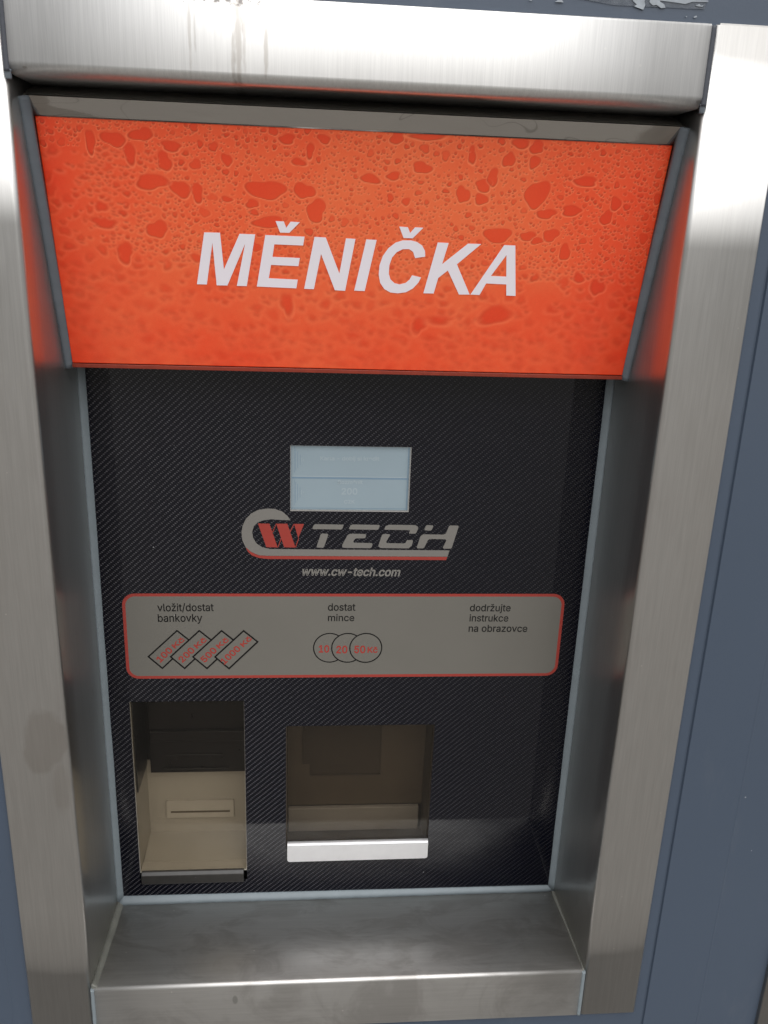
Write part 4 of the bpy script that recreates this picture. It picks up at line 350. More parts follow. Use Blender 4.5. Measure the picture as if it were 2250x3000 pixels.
def embolden(loops, d):
    """move glyph outlines outwards by d units (mitred), after dropping doubled points"""
    big = max(loops, key=lambda L: abs(area(L))); s = 1 if area(big) > 0 else -1; R = []
    for L in loops:
        P = []
        for p in L:
            if not P or math.hypot(p[0] - P[-1][0], p[1] - P[-1][1]) > 8: P.append(p)
        if math.hypot(P[0][0] - P[-1][0], P[0][1] - P[-1][1]) <= 5: P.pop()
        out = []; n_ = len(P)
        for i in range(n_):
            a, b_, c_ = P[i - 1], P[i], P[(i + 1) % n_]
            u = (b_[0] - a[0], b_[1] - a[1]); w = (c_[0] - b_[0], c_[1] - b_[1]); lu = math.hypot(*u); lw = math.hypot(*w)
            n1 = (u[1] / lu * s, -u[0] / lu * s); n2 = (w[1] / lw * s, -w[0] / lw * s)
            mx, my = n1[0] + n2[0], n1[1] + n2[1]; q = max(.5, 1 + n1[0] * n2[0] + n1[1] * n2[1])
            out.append((b_[0] + mx / q * d, b_[1] + my / q * d))
        R.append(out)
    return R
def text_loops(s, x, z, w, hgt, ang, ital, bold=0.0):
    """outline loops of one line of text fitted to a baseline start, a width and a height"""
    pen = 0; L = []
    for ch in s:
        if ch == ' ': pen += 190; continue
        a, sp = GLYPHS[ch]
        for q in embolden(sp, bold * 1000): L.append([(pen + p[0], p[1]) for p in q])
        pen += a
    xs = [p[0] for q in L for p in q]; x0, x1 = min(xs), max(xs)
    asc = [max(p[1] for q in GLYPHS[ch][1] for p in q) for ch in s if ch in 'dbkltfKRTC0125Z']
    top = max(asc) if asc else 550
    sx = w / (x1 - x0); sy = hgt / top
    ca, sa = math.cos(ang), math.sin(ang); R = []
    for q in L:
        pts = []
        for p in q:
            u = (p[0] - x0) * sx; v = p[1] * sy; u += ital * v
            pts.append((x + u * ca - v * sa, z + u * sa + v * ca))
        R.append(pts)
    return R, sx * 1000

# ------------------------------------------------------------------ dimensions of the machine (metres)
H = 0.21; PW = 0.0505; D = 0.1039
Z_TOP = 1.5462; Z_LB = 1.500; Z_SF = 0.8137; Z_FB = 0.7641; Z_PB = 0.8145; Z_SR = 0.8079
YB, ZB, YT, ZT = 0.0698, 1.3220, 0.0282, 1.4810
Y2, Z2 = 0.0185, 1.4909
WY = 0.004
rnd = random.Random(4)

# ------------------------------------------------------------------ setting: ground, unseen bank added to darken the horizon in reflections
mb = MB(); mb.add([(-300, -300, 0), (300, -300, 0), (300, 300, 0), (-300, 300, 0)], [(0, 1, 2, 3)])
g = mb.build('ground', 'ground'); g['kind'] = 'structure'
mb = MB(); n = 160; ringv = []; rr = random.Random(9)
hs = [0] * (n + 1); ph = [rr.uniform(0, 6.28) for _ in range(7)]
for i in range(n + 1):
    a = 2 * math.pi * i / n
    hs[i] = 3.3 + sum(math.sin(a * k_ + ph[j]) * am for j, (k_, am) in enumerate(((3, .5), (7, .5), (13, .45), (29, .3), (41, .25), (17, .3), (5, .4))))
rows = [(24, 0.0), (25, 0.55), (27, 0.9), (30, 1.0), (45, 0.9)]
for (r_, f_) in rows:
    for i in range(n):
        a = 2 * math.pi * i / n; ringv.append((r_ * math.cos(a), r_ * math.sin(a), hs[i] * f_ - 0.02))
fs = [(k_ * n + i, k_ * n + (i + 1) % n, (k_ + 1) * n + (i + 1) % n, (k_ + 1) * n + i) for k_ in range(len(rows) - 1) for i in range(n)]
mb.add(ringv, fs, 0, True); hl = mb.build('reflection_bank', 'reflection_bank'); hl['kind'] = 'structure'

# ------------------------------------------------------------------ sheet-metal wall with a cut-out for the machine
xs = [-3.0]
def rib(x, kind):
    return [(x - .0015, 0), (x - .0007, .0016), (x + .0007, .0016), (x + .0015, 0)] if kind == 'g' else [(x - .0012, 0), (x, -.0003), (x + .0012, 0)]
prof = [(-3.0, 0.0)]
for k_ in range(-9, 10):
    base = 0.2713 + k_ * 0.30
    prof += [p for p in rib(base, 'g') if abs(p[0]) > 0.25 or True] + rib(base + 0.0518, 'r')
prof = [(x, y) for x, y in prof if -3.0 <= x <= 3.0 and not (-0.24 < x < 0.24)] + [(-0.24, 0.0), (0.24, 0.0), (3.0, 0.0)]
prof = sorted(set(prof)); zz = [0.0, 0.79, 1.52, 2.7]
mb = MB(); vv = [(x, WY + y, z) for z in zz for x, y in prof]; n = len(prof)
ff = []
for r_ in range(3):
    for i in range(n - 1):
        if r_ == 1 and prof[i][0] >= -0.24 - 1e-6 and prof[i + 1][0] <= 0.24 + 1e-6: continue
        ff.append((r_ * n + i, r_ * n + i + 1, (r_ + 1) * n + i + 1, (r_ + 1) * n + i))
mb.add(vv, ff); wall = mb.build('sheet_metal_wall', 'wall', recalc=False)
so = wall.modifiers.new('solid', 'SOLIDIFY'); so.thickness = 0.03; so.offset = -1
wall['label'] = 'blue-grey coated sheet metal wall with narrow vertical grooves around the machine'; wall['category'] = 'wall'

# ------------------------------------------------------------------ the change machine
mach = empty('change_machine', (0, 0, 0.76)); 
mach['label'] = 'money changing machine in a brushed steel frame with orange sign and black carbon panel'; mach['category'] = 'change machine'
INV = Matrix.Translation((0, 0, -0.76))
def part(o): o.matrix_parent_inverse = INV; return o
def P_(mb, name, mats, parent=mach, **k):
    o = mb.build(name, mats, parent, **k)
    if parent is mach: part(o)
    return o
def flat(name, items, parent, mapf):
    """items: (loops, material, thickness, layer offset, outline offset)"""
    mb = MB(); mats = []
    for loops, mt, th, lay, off in items:
        if mt not in mats: mats.append(mt)
        for gi, grp in enumerate(groups(loops)):
            e = 0.000004 * (gi % 3)
            v, f = fill(grp, th, off); mb.add([mapf((p[0], p[1], p[2] + lay + e)) for p in v], f, mats.index(mt))
    return P_(mb, name, mats, parent, recalc=False)

# frame posts (front face, rounded inner bend, deep reveal)
def post_profile(sgn, h, pw, y_back, ri=0.0042, ro=0.0012):
    hp = math.pi / 2
    # in local coords: u = distance outward from the inner edge, y = depth
    pts = [(pw, WY)] + [(pw - ro + ro * math.cos(a), ro - ro * math.sin(a)) for a in [hp * i / 4 for i in range(5)]]
    pts += [(ri - ri * math.sin(a), ri - ri * math.cos(a)) for a in [hp * i / 10 for i in range(11)]]
    pts += [(0, y_back), (0.0015, y_back)]
    t = 0.0015
    pts += [(ri - (ri - t) * math.sin(a), ri - (ri - t) * math.cos(a)) for a in [hp * i / 6 for i in range(6, -1, -1)]] + [(pw - t, t + .0004), (pw - t, WY)]
    return [(sgn * (h + u), y) for u, y in pts]
for sgn in (-1, 1):
    pp = post_profile(sgn, H, PW, D + .002)
    mb = MB(); st = [Z_FB + 0.0003] + [Z_FB + (Z_TOP - Z_FB) * i / 6 for i in range(1, 6)] + [Z_TOP]
    mb.sweep(lambda z: [(x, y, z) for x, y in pp], st)
    # folded end flanges at top and bottom
    for z0, z1 in ((Z_TOP, Z_TOP + .0012), (Z_FB - .0009, Z_FB + .0001)):
        a_, b_ = sgn * (H + .004), sgn * (H + PW - .0012)
        mb.box(min(a_, b_), max(a_, b_), 0.0012, WY, z0, z1)
    P_(mb, 'frame_post', 'steel_post')

# lintel
hp = math.pi / 2
pl = [(WY, Z_TOP + .0006)] + [(.0015 - .0015 * math.sin(a), Z_TOP - .0009 + .0015 * math.cos(a)) for a in [hp * i / 4 for i in range(5)]]
rl = 0.0065
pl += [(rl - rl * math.cos(a), Z_LB + rl - rl * math.sin(a)) for a in [hp * i / 10 for i in range(11)]]
pl += [(.06, Z_LB), (.06, Z_LB + .0015)] + [(rl - (rl - .0015) * math.cos(a), Z_LB + rl - (rl - .0015) * math.sin(a)) for a in [hp * i / 6 for i in range(6, -1, -1)]] + [(.0015, Z_TOP - .001), (WY, Z_TOP - .001)]
mb = MB(); mb.sweep(lambda x: [(x, y, z) for y, z in pl], [-H + .0016, -.07, .07, H - .0016]); P_(mb, 'frame_lintel', 'steel_lintel')

# sill
rs = 0.0032
ps = [(WY, Z_FB - .0008)] + [(.0012 - .0012 * math.sin(a), Z_FB + .0004 - .0012 * math.cos(a)) for a in [hp * i / 4 for i in range(5)]]
ps += [(rs - rs * math.cos(a), Z_SF - rs + rs * math.sin(a)) for a in [hp * i / 8 for i in range(9)]]
ps += [(D + .004, Z_SR), (D + .004, Z_SR - .0015)] + [(rs, Z_SF - .0015 - .0003), (.0015, Z_SF - rs), (.0015, Z_FB + .001), (WY, Z_FB + .001)]
mb = MB(); mb.sweep(lambda x: [(x, y, z) for y, z in ps], [-H + .0014, -.07, .07, H - .0014]); P_(mb, 'frame_sill', 'steel_sill')

# housing behind the openings
mb = MB(); yb_ = 0.24
mb.box(-H - .012, -H - .010, .02, yb_, .775, 1.54); mb.box(H + .010, H + .012, .02, yb_, .775, 1.54)
mb.box(-H - .010, H + .010, .02, yb_, 1.538, 1.54); mb.box(-H - .010, H + .010, .02, yb_, .775, .777); mb.box(-H - .010, H + .010, yb_ - .002, yb_, .777, 1.538)
P_(mb, 'housing', 'dark_metal')

# --- sealant beads
def bead(name, mat, A, B, wfun, n=60, seed=0, lab=None):
    """A,B: end points; wfun(t,j)-> cross-section points (list of offsets as Vector) with jitter j"""
    r_ = random.Random(seed); A, B = Vector(A), Vector(B); js = []
    v = 0
    for i in range(n + 1): v = 0.75 * v + r_.uniform(-1, 1) * 0.5; js.append(v)
    mb = MB(); mb.sweep(lambda i: [tuple(A.lerp(B, i / n) + Vector(o)) for o in wfun(i / n, js[i])], list(range(n + 1)))
    o = P_(mb, name, mat)
    if lab: o['label'] = lab
    return o
for sgn in (-1, 1):
    # panel side
    w0 = .0052 if sgn < 0 else .0056
    bead('sealant_bead', 'sealant', (sgn * H, D - .0012, Z_SR + .002), (sgn * H, D - .0012, 1.36),
         lambda t, j, s=sgn, w=w0: [(0, .003, 0), (s * .0003, -.0035 - .0003 * j, 0), (-s * .0016, -.0022, 0), (-s * (w + .0002 * j), -.0001, 0), (-s * (w + .0002 * j), .0008, 0)], seed=3 + sgn)
    # sign side
    A = Vector((sgn * H, YB + .002, ZB - .004)); B = Vector((sgn * H, Y2, Z2))
    bead('sealant_bead', 'sealant_dark', A, B,
         lambda t, j, s=sgn: [(0, .004, 0), (s * .0002, -.0022 - .0004 * j, -.001), (-s * .002, -.0016, -.0005), (-s * (.0056 + .0003 * j), -.0003, 0), (-s * .0056, .004, 0)], seed=8 + sgn)
    # vertical joint between lintel and post
    bead('sealant_bead', 'sealant_joint', (sgn * H, .0005, Z_LB + .001), (sgn * H, .0005, Z_TOP - .0005),
         lambda t, j, s=sgn: [(-.0016 - .0001 * j, .004, 0), (-.0017 - .0001 * j, -.0004, 0), (-.0008, -.0012, 0), (.0008, -.0012, 0), (.0017, -.0004, 0), (.0016, .004, 0)], n=30, seed=20 + sgn)
    # blob at the lower end of that joint
    bead('sealant_bead', 'sealant_dark', (sgn * (H + .0003), .0022, Z_LB - .003), (sgn * (H - .0002), .001, Z_LB + .0022),
         lambda t, j, s=sgn: [(.0022 * math.cos(a) * (1 + .2 * j), -.0014 * math.sin(a) , 0) for a in [k * math.pi / 4 for k in range(8)]], n=8, seed=30 + sgn)
    # vertical joint between sill and post
    bead('sealant_bead', 'sealant', (sgn * (H - .0005), .0003, Z_FB - .0002), (sgn * (H - .0008), .0004, Z_SF - .001),
         lambda t, j, s=sgn: [(-.0015 - .0002 * j, .003, 0), (-.0016 - .0002 * j, -.0004, 0), (-.0006, -.0011, 0), (.0008, -.0011, 0), (.0016 + .0001 * j, -.0004, 0), (.0015, .003, 0)], n=30, seed=40 + sgn)
    # corner fillet running from the front to the back of the sill
    w = .0055 if sgn < 0 else .002
    bead('sealant_bead', 'sealant_dirty', (sgn * H, .0015, Z_SF - .001), (sgn * H, D, Z_SR),
         lambda t, j, s=sgn, w=w: [(0, 0, -.001), (0, 0, w * .8 + .0003 * j), (-s * w * .5, 0, w * .4), (-s * (w + .0004 * j), 0, .0004), (-s * w, 0, -.001)], n=40, seed=50 + sgn, lab='dirty greenish sealant along the sill corner')
bead('sealant_bead', 'sealant', (-H + .001, D - .001, Z_SR + .001), (H - .001, D - .001, Z_SR + .001),
     lambda t, j: [(0, .002, -.002), (0, -.0042 + .0022 * t - .0003 * j, -.0006), (0, -.0026 + .001 * t, .0022), (0, -.0001, .0062 - .0012 * t + .0002 * j), (0, .002, .006 - .0012 * t)], n=90, seed=70)

# --- sign
sv = Vector((0, YT - YB, ZT - ZB)); SL = sv.length; sv.normalize(); sn = Vector((0, -sv.z, sv.y))      # up-slope and outward normal
if sn.y > 0: sn = -sn
S0 = Vector((0, YB, ZB))
def on_sign(v): 
    p = S0 + sv * v[1] + sn * v[2]; return (v[0], p.y, p.z)
SW = 0.2045
NX, NZ = 680, int(680 * SL / (2 * SW))
gx = np.linspace(-SW, SW, NX + 1); gz = np.linspace(0, SL, NZ + 1); GX, GZ = np.meshgrid(gx, gz)
rng = np.random.default_rng(12)
def lowfreq(cells, amp, seed):
    r_ = np.random.default_rng(seed); cx, cz = cells; g_ = r_.uniform(-1, 1, (cz + 3, cx + 3))
    u = (GX + SW) / (2 * SW) * cx; v = GZ / SL * cz; iu = u.astype(int); iv = v.astype(int); fu_ = u - iu; fv_ = v - iv
    fu_ = fu_ * fu_ * (3 - 2 * fu_); fv_ = fv_ * fv_ * (3 - 2 * fv_)
    return amp * ((g_[iv, iu] * (1 - fu_) + g_[iv, iu + 1] * fu_) * (1 - fv_) + (g_[iv + 1, iu] * (1 - fu_) + g_[iv + 1, iu + 1] * fu_) * fv_)
tU = (GX + SW) / (2 * SW); tV = GZ / SL
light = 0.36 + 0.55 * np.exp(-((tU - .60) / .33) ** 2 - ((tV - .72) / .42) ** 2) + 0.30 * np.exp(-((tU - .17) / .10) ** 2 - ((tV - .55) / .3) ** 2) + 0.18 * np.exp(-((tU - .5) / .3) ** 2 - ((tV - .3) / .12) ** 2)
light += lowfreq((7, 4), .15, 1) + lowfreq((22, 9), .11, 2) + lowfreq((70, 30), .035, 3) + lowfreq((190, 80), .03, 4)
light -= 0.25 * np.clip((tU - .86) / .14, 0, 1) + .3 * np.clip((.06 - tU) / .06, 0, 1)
inner = np.zeros_like(light); rim = np.zeros_like(light); hi = np.zeros_like(light)
cell = 2 * SW / NX
def stamp(cx, cz, rx, rz, k, soft, lob=None):
    R_ = max(rx, rz) * 1.7 + soft * cell * 2 + cell * 2
    i0, i1 = max(0, int((cx - R_ + SW) / cell)), min(NX + 1, int((cx + R_ + SW) / cell) + 2)
    j0, j1 = max(0, int((cz - R_) / cell)), min(NZ + 1, int((cz + R_) / cell) + 2)
    if i1 <= i0 or j1 <= j0: return
    X = GX[j0:j1, i0:i1] - cx; Z = GZ[j0:j1, i0:i1] - cz
    th = np.arctan2(Z / rz, X / rx); r = np.hypot(X / rx, Z / rz)
    if lob is None: lob = rng.uniform(0, 6.28, 4)
    size = max(rx, rz); wob = 1 + (.14 * np.sin(2 * th + lob[0]) + .11 * np.sin(3 * th + lob[1]) + .045 * np.sin(5 * th + lob[2])) * min(1, size / .0016)
    d = (r / wob - 1) * min(rx, rz) / cell          # signed distance in cells
    s = 0.55 + soft
    ins = 1 / (1 + np.exp(np.clip(d / s * 2, -30, 30)))
    inner[j0:j1, i0:i1] = np.maximum(inner[j0:j1, i0:i1], ins * k)
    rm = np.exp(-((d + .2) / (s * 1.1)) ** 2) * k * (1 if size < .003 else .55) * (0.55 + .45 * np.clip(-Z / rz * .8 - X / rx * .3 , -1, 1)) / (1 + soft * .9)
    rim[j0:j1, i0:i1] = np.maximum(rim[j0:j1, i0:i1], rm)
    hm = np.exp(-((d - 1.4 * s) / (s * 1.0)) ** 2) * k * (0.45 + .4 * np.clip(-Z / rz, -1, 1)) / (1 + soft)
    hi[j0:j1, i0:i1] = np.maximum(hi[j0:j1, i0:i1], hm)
def softness(cx, cz):
    v = cz / SL; s = 4.2 * max(0, (.52 - v) / .52) ** .8 + 1.3 * max(0, (-.10 - cx) / .1) * (v < .9)
    return s
for x_, z_, rx_, rz_ in DROPS:
    stamp(x_, z_, max(rx_ * .9, .0016), max(rz_ * .9, .0016), 1.0, softness(x_, z_) * .6)
for cnt, lo, hi_ in ((190, .0020, .0038), (900, .0011, .0022), (3600, .0006, .0012), (6500, .0003, .0007)):
    for _ in range(cnt):
        x_ = rng.uniform(-SW, SW); z_ = rng.uniform(0, SL); sft = softness(x_, z_)
        a = rng.uniform(lo, hi_); e = rng.uniform(.6, 1.0)
        if sft > 1.2 and a < .0022: a *= 1.6
        if sft > 1.0 and rng.random() < (.35 if lo > .001 else .86): continue
        if sft > 1.2 and a < .0008: continue
        jj, ii = min(NZ, int(z_ / cell)), min(NX, int((x_ + SW) / cell)); e1 = int(a / cell) + 1
        if inner[max(0, jj - e1):jj + e1 + 1, max(0, ii - e1):ii + e1 + 1].max() > .35: continue
        stamp(x_, z_, a * (e if rng.random() < .5 else 1), a * e, rng.uniform(.45, .95) * (1 if sft < 1 else .85), sft)
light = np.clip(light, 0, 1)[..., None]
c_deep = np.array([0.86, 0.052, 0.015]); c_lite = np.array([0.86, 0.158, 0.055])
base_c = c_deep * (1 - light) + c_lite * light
drop_c = np.array([0.74, 0.042, 0.013]) * (1 - light * .5) + np.array([0.80, 0.078, 0.022]) * light * .5
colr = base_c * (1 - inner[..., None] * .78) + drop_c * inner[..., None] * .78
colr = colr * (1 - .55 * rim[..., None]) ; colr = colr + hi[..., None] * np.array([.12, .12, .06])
colr *= (1 + rng.normal(0, .012, GX.shape))[..., None]
colr = np.clip(colr, 0, 1)
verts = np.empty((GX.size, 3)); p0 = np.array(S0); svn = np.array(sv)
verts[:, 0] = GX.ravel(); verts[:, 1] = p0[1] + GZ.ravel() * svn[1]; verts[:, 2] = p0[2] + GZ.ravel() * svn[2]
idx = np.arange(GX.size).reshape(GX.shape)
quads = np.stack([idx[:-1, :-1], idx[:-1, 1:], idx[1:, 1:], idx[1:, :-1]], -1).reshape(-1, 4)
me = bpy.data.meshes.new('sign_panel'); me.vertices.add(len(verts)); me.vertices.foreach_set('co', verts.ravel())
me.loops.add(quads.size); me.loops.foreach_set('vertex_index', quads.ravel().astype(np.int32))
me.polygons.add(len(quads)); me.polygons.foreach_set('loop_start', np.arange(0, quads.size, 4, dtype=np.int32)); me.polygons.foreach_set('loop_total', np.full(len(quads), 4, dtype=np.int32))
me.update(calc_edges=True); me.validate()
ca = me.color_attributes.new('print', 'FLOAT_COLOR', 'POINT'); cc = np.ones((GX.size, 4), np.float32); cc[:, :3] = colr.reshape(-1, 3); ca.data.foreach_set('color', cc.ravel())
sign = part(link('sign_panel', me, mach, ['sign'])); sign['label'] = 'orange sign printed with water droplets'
so = sign.modifiers.new('solid', 'SOLIDIFY'); so.thickness = 0.004; so.offset = -1
flat('lettering', [(SIGN[:-2] , 'white', .00012, .0002, 0), (SIGN[-2:], 'white', .00012, .0002, 0)], sign, on_sign).parent = sign
mb = MB(); mb.box(-SW, SW, YB - .0012, YB + .004, ZB - .0032, ZB - .0004); P_(mb, 'sign_edge', 'edge_red', bevel=.0003)
mb = MB(); mb.box(-SW - .001, SW + .001, YB + .0045, D, ZB - .002, ZB + .0005); P_(mb, 'sign_backing', 'dark_metal')
# polished strip over the sign
q = [(Y2 + .004, Z2 + .0010), (Y2 + .0008, Z2 + .0006), (Y2, Z2), (YT - .0012, ZT + .0002), (YT - .0005, ZT - .0004), (YT + .003, ZT + .001), (YT + .015, ZT + .012)]
mb = MB(); mb.sweep(lambda x: [(x, y, z) for y, z in q], [-SW - .0015, SW + .0015], smooth=False); P_(mb, 'sign_trim', 'polished')

qg = [(Y2 + .0035, Z2 + .0006), (Y2 + .024, Z_LB - .0004), (Y2 + .026, Z_LB - .0004), (Y2 + .006, Z2 - .002)]
mb = MB(); mb.sweep(lambda x: [(x, y, z) for y, z in qg], [-H + .001, H - .001], smooth=False); P_(mb, 'soffit_reflector', 'plate')  # pale matte strip added behind the trim to brighten the soffit's reflection
# --- front panel with its cut-outs
BX0, BX1, BZ0, BZ1 = -.1883, -.0889, .8420, 1.0230
CX0, CX1, CZ0, CZ1 = -.0522, .0822, .8640, .9967
SX0, SX1, SZ0, SZ1 = -.0486, .0494, 1.1992, 1.2547
outer = [(-H + .0005, Z_SR), (H - .0005, Z_SR), (H - .0005, 1.36), (-H + .0005, 1.36)]
def rect(a, b_, c_, d_): return [(a, c_), (b_, c_), (b_, d_), (a, d_)]
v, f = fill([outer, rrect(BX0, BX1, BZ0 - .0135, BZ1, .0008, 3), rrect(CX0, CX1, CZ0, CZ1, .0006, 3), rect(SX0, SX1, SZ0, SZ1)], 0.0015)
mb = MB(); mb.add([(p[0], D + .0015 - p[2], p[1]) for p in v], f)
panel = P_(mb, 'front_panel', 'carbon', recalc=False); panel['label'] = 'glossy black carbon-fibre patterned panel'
def sub(o, parent): o.parent = parent; return o
onp = on_panel(D - .0001)
LAY = .00004
o = flat('logo', [(LOGO_GREY, 'grey', 0, LAY, 0), (LOGO_RED, 'red', 0, LAY * 2, 0)], panel, onp); o['label'] = 'grey and red CW TECH logo'
def tl(i):
    s_, x, z, w, h_, an, it, bo, mt = TEXTS[i]; L, sc = text_loops(s_, x, z, w, h_, an, it, bo * 1.25 if bo else .010); return L, mt, 0
L, mt, bo = tl(7); o = flat('web_address', [(L, mt, 0, LAY, bo)], panel, onp)

# info plate
X0, X1, Z0, Z1 = -.1886, .1903, 1.0456, 1.1256
plate = flat('info_plate', [([rrect(X0, X1, Z0, Z1, .0105, 8), rrect(X0 + .0026, X1 - .0026, Z0 + .0026, Z1 - .0026, .0082, 8)], 'red', 0, LAY, 0),
                            ([rrect(X0 + .0026, X1 - .0026, Z0 + .0026, Z1 - .0026, .0082, 8)], 'plate', 0, LAY, 0)], mach, on_panel(D - .0001))
plate['label'] = 'grey field with a red rounded border and black instructions'
def lines(name, ids):
    it = []
    for i in ids:
        L, mt, bo = tl(i); it.append((L, mt, 0, LAY * 2, bo))
    return flat(name, it, plate, onp)
lines('instruction_text', [0, 1]); lines('instruction_text', [2, 3]); lines('instruction_text', [4, 5, 6])
def shrink(P4, d):
    out = []; n_ = len(P4)
    for i in range(n_):
        a, b_, c_ = Vector(P4[i - 1]), Vector(P4[i]), Vector(P4[(i + 1) % n_])
        e1 = (a - b_).normalized(); e2 = (c_ - b_).normalized(); s_ = abs(e1.x * e2.y - e1.y * e2.x)
        out.append(tuple(b_ + (e1 + e2) * (d / s_)))
    return out
tix = [(8, 9), (10, 11), (12, 13), (14, 15)]
for k_, nt4 in enumerate(NOTES):
    lay = LAY * (2 + k_ * 3); nt4 = [tuple(p) for p in nt4]; inn = shrink(nt4, .0013)
    it = [([nt4, inn], 'black', 0, lay + LAY, 0), ([inn], 'plate', 0, lay, 0)]
    for i in tix[k_]:
        L, mt, bo = tl(i); it.append((L, mt, 0, lay + LAY * 2, bo))
    o = flat('banknote_symbol', it, plate, onp); o['label'] = 'tilted outline marked %s Kč' % TEXTS[tix[k_][0]][0]
for k_, (cx, cz, r_) in enumerate(COINS):
    lay = LAY * (2 + k_ * 3)
    ring_o = arc(cx, cz, r_ + .0003, 0, 2 * math.pi, 48)[:-1]; ring_i = arc(cx, cz, r_ - .0007, 0, 2 * math.pi, 48)[:-1]
    it = [([ring_o, ring_i], 'black', 0, lay + LAY, 0), ([ring_i], 'plate', 0, lay, 0)]
    for i in ([16], [17], [18, 19])[k_]:
        L, mt, bo = tl(i); it.append((L, mt, 0, lay + LAY * 2, bo))
    o = flat('coin_symbol', it, plate, onp); o['label'] = 'black circle marked %s' % ('10', '20', '50 Kč')[k_]

# display
mb = MB(); mb.box(SX0 - .004, SX1 + .004, D + .0034, D + .008, SZ0 - .004, SZ1 + .004)
disp = P_(mb, 'display_screen', 'lcd'); disp['label'] = 'pale blue lit display with faint writing'
ond = on_panel(D + .0033)
it = []
for i in (20, 21, 22, 23):
    L, mt, bo = tl(i); it.append((L, mt, 0, LAY, bo))
flat('screen_text', it, disp, ond)
it = [([rect(-.0473, .0482, 1.2278, 1.2286)], 'screen', 0, LAY, 0), ([rect(-.0473, .0482, 1.2262, 1.2276)], 'screen_dark', 0, LAY, 0), ([rect(-.0473, .0478, 1.2008, 1.2012)], 'screen_dark', 0, LAY, 0),
      ([rect(.0472, .0480, 1.2000, 1.2540)], 'screen_dark', 0, LAY * 2, 0)]
for zc in (1.242, 1.2145):
    for j, (xo, hh) in enumerate(((-.0462, .011), (-.0450, .009), (-.0434, .007), (-.0415, .0045), (-.0396, .002), (-.0382, .0009))):
        it.append(([rect(xo, xo + .0004, zc - hh, zc + hh)], 'screen', 0, LAY, 0)); 
        if j < 4: it.append(([rect(xo + .0005, xo + .0009, zc - hh, zc + hh)], 'screen_dark', 0, LAY, 0))
flat('screen_lines', it, disp, ond)
fr = flat('screen_frame', [([rect(SX0, SX1, SZ0, SZ1), rect(SX0 + .0004, SX1 - .0008, SZ0 + .0009, SZ1 - .0003)], 'tray_grey', .0008, 0, 0)], mach, on_panel(D + .0012))

# --- bill window: recess, black validator unit, slot plate, smoked flap
BD = D + .05
mb = MB(); t = .0012; zb0 = BZ0 - .0135
mb.add([(BX0, D + .003, BZ1), (BX0 + .001, BD, BZ1 + .006), (BX0 + .001, BD, .8470), (BX0, D + .001, .8405)], [(0, 1, 2, 3)])
mb.add([(BX1, D + .003, BZ1), (BX1, BD, BZ1 + .006), (BX1, BD, .8470), (BX1, D + .001, .8405)], [(0, 1, 2, 3)])
mb.add([(BX0, D + .001, .8405), (BX1, D + .001, .8405), (BX1, D + .012, .8424), (BX0, D + .012, .8424)], [(0, 1, 2, 3)])
mb.add([(BX0 + .0012, D + .012, .8428), (BX1, D + .012, .8428), (BX1, BD, .8470), (BX0 + .0012, BD, .8470)], [(0, 1, 2, 3)])
mb.add([(BX0, BD, .8470), (BX1, BD, .8470), (BX1, BD, .93), (BX0, BD, .93)], [(0, 1, 2, 3)])
mb.add([(BX0, D + .003, BZ1 + .0), (BX1, D + .003, BZ1), (BX1, BD, BZ1 + .006), (BX0, BD, BZ1 + .006)], [(0, 1, 2, 3)])
rec = P_(mb, 'bill_recess', 'beige', recalc=False); s_ = rec.modifiers.new('solid', 'SOLIDIFY'); s_.thickness = .0008; s_.offset = 0
mb = MB(); mb.box(-.1815, BX1 + .0, D + .04, BD + .01, .9224, 1.026)
mb.box(-.1795, BX1 - .002, D + .036, D + .0398, .9587, .9693); mb.box(-.1682, -.1133, D + .0385, D + .0398, .9420, .9430)
for k_ in range(5): mb.box(-.157 + k_ * .0105, -.1555 + k_ * .0105, D + .0385, D + .0398, .9380, .9394)
mb.box(-.1690, -.108, D + .038, D + .0398, .9265, .9278)
mb.box(BX0 + .0012, BX0 + .0022, D + .004, BD - .0005, .9262, 1.0225)
o = P_(mb, 'bill_validator', 'black_plastic', bevel=.0008)
mb = MB()
v, f = fill([rrect(-.1697, -.1048, .8655, .8850, .0012, 4)], .0015); mb.add([(p[0], BD - .0017 - p[2], p[1]) for p in v], f, 0)
mb.box(-.1659, -.1086, BD - .0040, BD - .0033, .8738, .8745, 0)
v, f = fill([rrect(-.1659, -.1086, .8715, .8735, .0005, 3)], .0001); mb.add([(p[0], BD - .0034 - p[2], p[1]) for p in v], f, 1)
P_(mb, 'bill_slot', ['beige_light', 'brown'], recalc=True, bevel=.0004)
mb = MB(); mb.box(BX0 + .0006, BX1 - .0006, D + .0004, D + .0018, .8422, BZ1 - .0006)
flap = P_(mb, 'bill_flap', 'smoke', bevel=.0003); flap['label'] = 'smoked transparent flap over the bill slot'
qf = [(D + .0015, .8424), (D - .0012, .8426), (D - .0035, .8400), (D - .0030, .8300), (D - .0008, .8284), (D + .001, .8290)]
mb = MB(); mb.sweep(lambda x: [(x, y, z) for y, z in qf], [BX0 + .0016, BX1 - .0030], smooth=False); o = P_(mb, 'flap_lip', 'lip', flap, bevel=.0005); o.parent = flap
o.matrix_parent_inverse = INV; flap.matrix_parent_inverse = INV

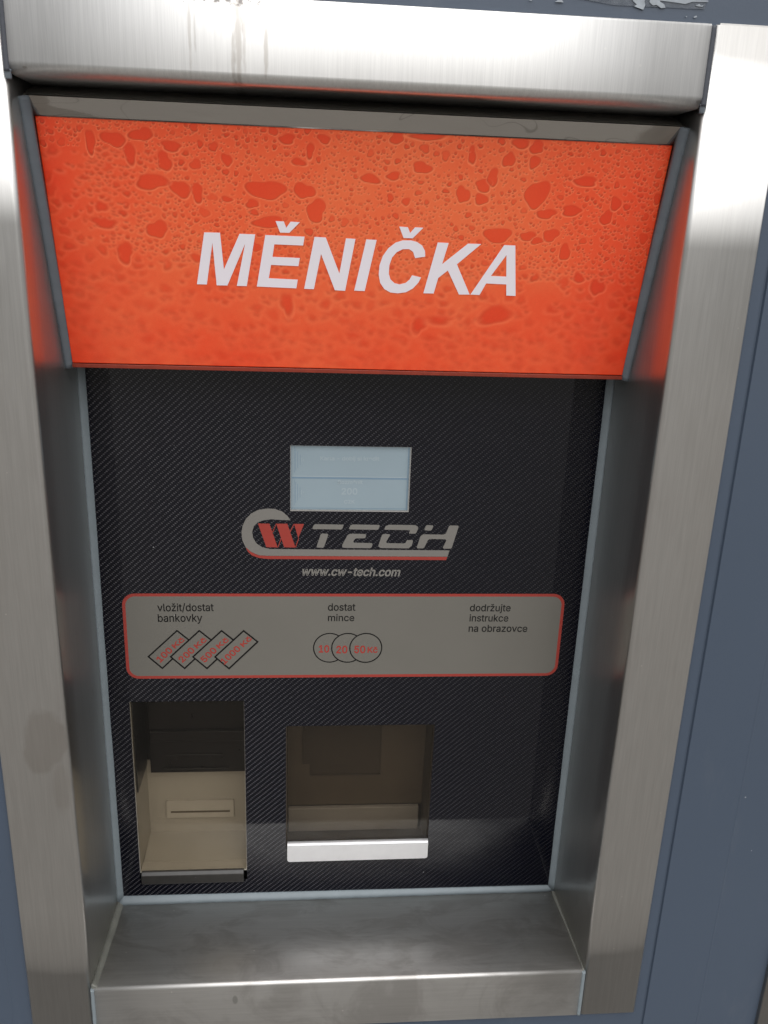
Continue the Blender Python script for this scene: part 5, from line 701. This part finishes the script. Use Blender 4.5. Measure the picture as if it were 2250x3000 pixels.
# --- coin tray: recess, chute, smoked flap with silver handle
CD = D + .05
mb = MB()
mb.add([(CX0, D + .003, CZ1), (CX0, CD, CZ1 + .004), (CX0, CD, .846), (CX0, D + .003, .862)], [(0, 1, 2, 3)])
mb.add([(CX1, D + .003, CZ1), (CX1, CD, CZ1 + .004), (CX1, CD, .846), (CX1, D + .003, .862)], [(0, 1, 2, 3)], 1)
mb.add([(CX0, CD, .8755), (CX1, CD, .8755), (CX1, CD, CZ1 + .004), (CX0, CD, CZ1 + .004)], [(0, 1, 2, 3)])
mb.add([(CX0, D + .003, CZ1), (CX1, D + .003, CZ1), (CX1, CD, CZ1 + .004), (CX0, CD, CZ1 + .004)], [(0, 1, 2, 3)])
mb.add([(CX0, CD, .846), (CX1, CD, .846), (CX1, D + .02, .846), (CX0, D + .02, .846)], [(0, 1, 2, 3)], 1)
mb.add([(CX0, D + .02, .846), (CX1, D + .02, .846), (CX1, D + .003, .862), (CX0, D + .003, .862)], [(0, 1, 2, 3)], 1)
rec = P_(mb, 'coin_recess', ['brown', 'brown_dark'], recalc=False); s_ = rec.modifiers.new('solid', 'SOLIDIFY'); s_.thickness = .0008; s_.offset = 0
mb = MB(); mb.box(-.0375, .0385, CD - .003, CD - .0008, .9245, 1.0); mb.box(-.0305, .0390, CD - .0018, CD - .0006, .9117, .9245); mb.box(-.0300, .0390, CD - .0034, CD - .0018, .9112, .9122)
P_(mb, 'coin_chute', 'brown_dark', bevel=.0003)
mb = MB(); mb.box(CX0 + .001, CX1 - .004, CD - .006, CD - .001, .8485, .8752); P_(mb, 'coin_tray', 'tray_grey', bevel=.0006)
mb = MB(); mb.box(CX0 + .0006, CX1 - .0012, D + .0004, D + .002, CZ0 + .003, CZ1 - .0006)
cf = P_(mb, 'coin_flap', 'smoke_brown', bevel=.0003); cf['label'] = 'brown smoked flap over the coin tray'
mb = MB(); v, f = fill([[(-.0509, .8708), (-.0509, .8553)] + arc(-.0484, .8553, .0025, math.pi, 1.5 * math.pi, 5)[1:] + arc(.0795, .8557, .0025, 1.5 * math.pi, 2 * math.pi, 5) + [(.0820, .8708)]], .0014)
mb.add([(p[0], D - .0030 - p[2], p[1]) for p in v], f)
qh = [(D - .0044, .8700)] + [(D - .0010 - .0034 * math.cos(a), .8700 + .0026 * math.sin(a)) for a in [math.pi * i / 8 for i in range(1, 6)]] + [(D + .0003, .8722), (D + .0003, .8690), (D - .0018, .8690)]
mb.sweep(lambda x: [(x, y, z) for y, z in qh], [-.0509, .0820])
o = P_(mb, 'flap_handle', 'silver', cf, bevel=.0004); o.matrix_parent_inverse = INV; o['label'] = 'silver pull bar'; cf.matrix_parent_inverse = INV

# ------------------------------------------------------------------ neighbouring steel frame at the lower right
pp = post_profile(1, 0.3788, 0.0505, D, 0.0012, 0.0042)
nf = MB(); nf.sweep(lambda z: [(x, y, z) for x, y in pp], [0.52, 1.1, 1.3, Z_TOP])
nb = nf.build('steel_post', 'steel'); nb['label'] = 'edge of a second brushed steel frame on the wall at the lower right'; nb['category'] = 'steel frame'

# ------------------------------------------------------------------ torn tape stuck on the wall above the frame
tp = empty('tape_scrap', (0.17, WY, 1.562)); tp['label'] = 'torn clear tape with whitish residue stuck on the wall above the frame'; tp['category'] = 'tape'
ti = Matrix.Translation((-0.17, -WY, -1.562))
def tape(name, loops, mt, y, th=.0002):
    v, f = fill(loops, th); mb = MB(); mb.add([(p[0], y - p[2], p[1]) for p in v], f); o = mb.build(name, mt, tp); o.matrix_parent_inverse = ti; return o
tape('tape_film', [[(.110, 1.5580), (.148, 1.5540), (.2035, 1.5547), (.2045, 1.5580), (.2038, 1.573), (.108, 1.573)]], 'film', WY - .0004)
for L in TAPEBITS: tape('residue', [L], 'tape_bits', WY - .0008, .0002)

# ------------------------------------------------------------------ parents: keep every part where it was built
bpy.context.view_layer.update()
for o in list(COL.objects):
    if o.parent is not None and o.parent is not tp:
        o.matrix_parent_inverse = INV if o.parent is mach else Matrix.Identity(4)
bpy.context.view_layer.update()
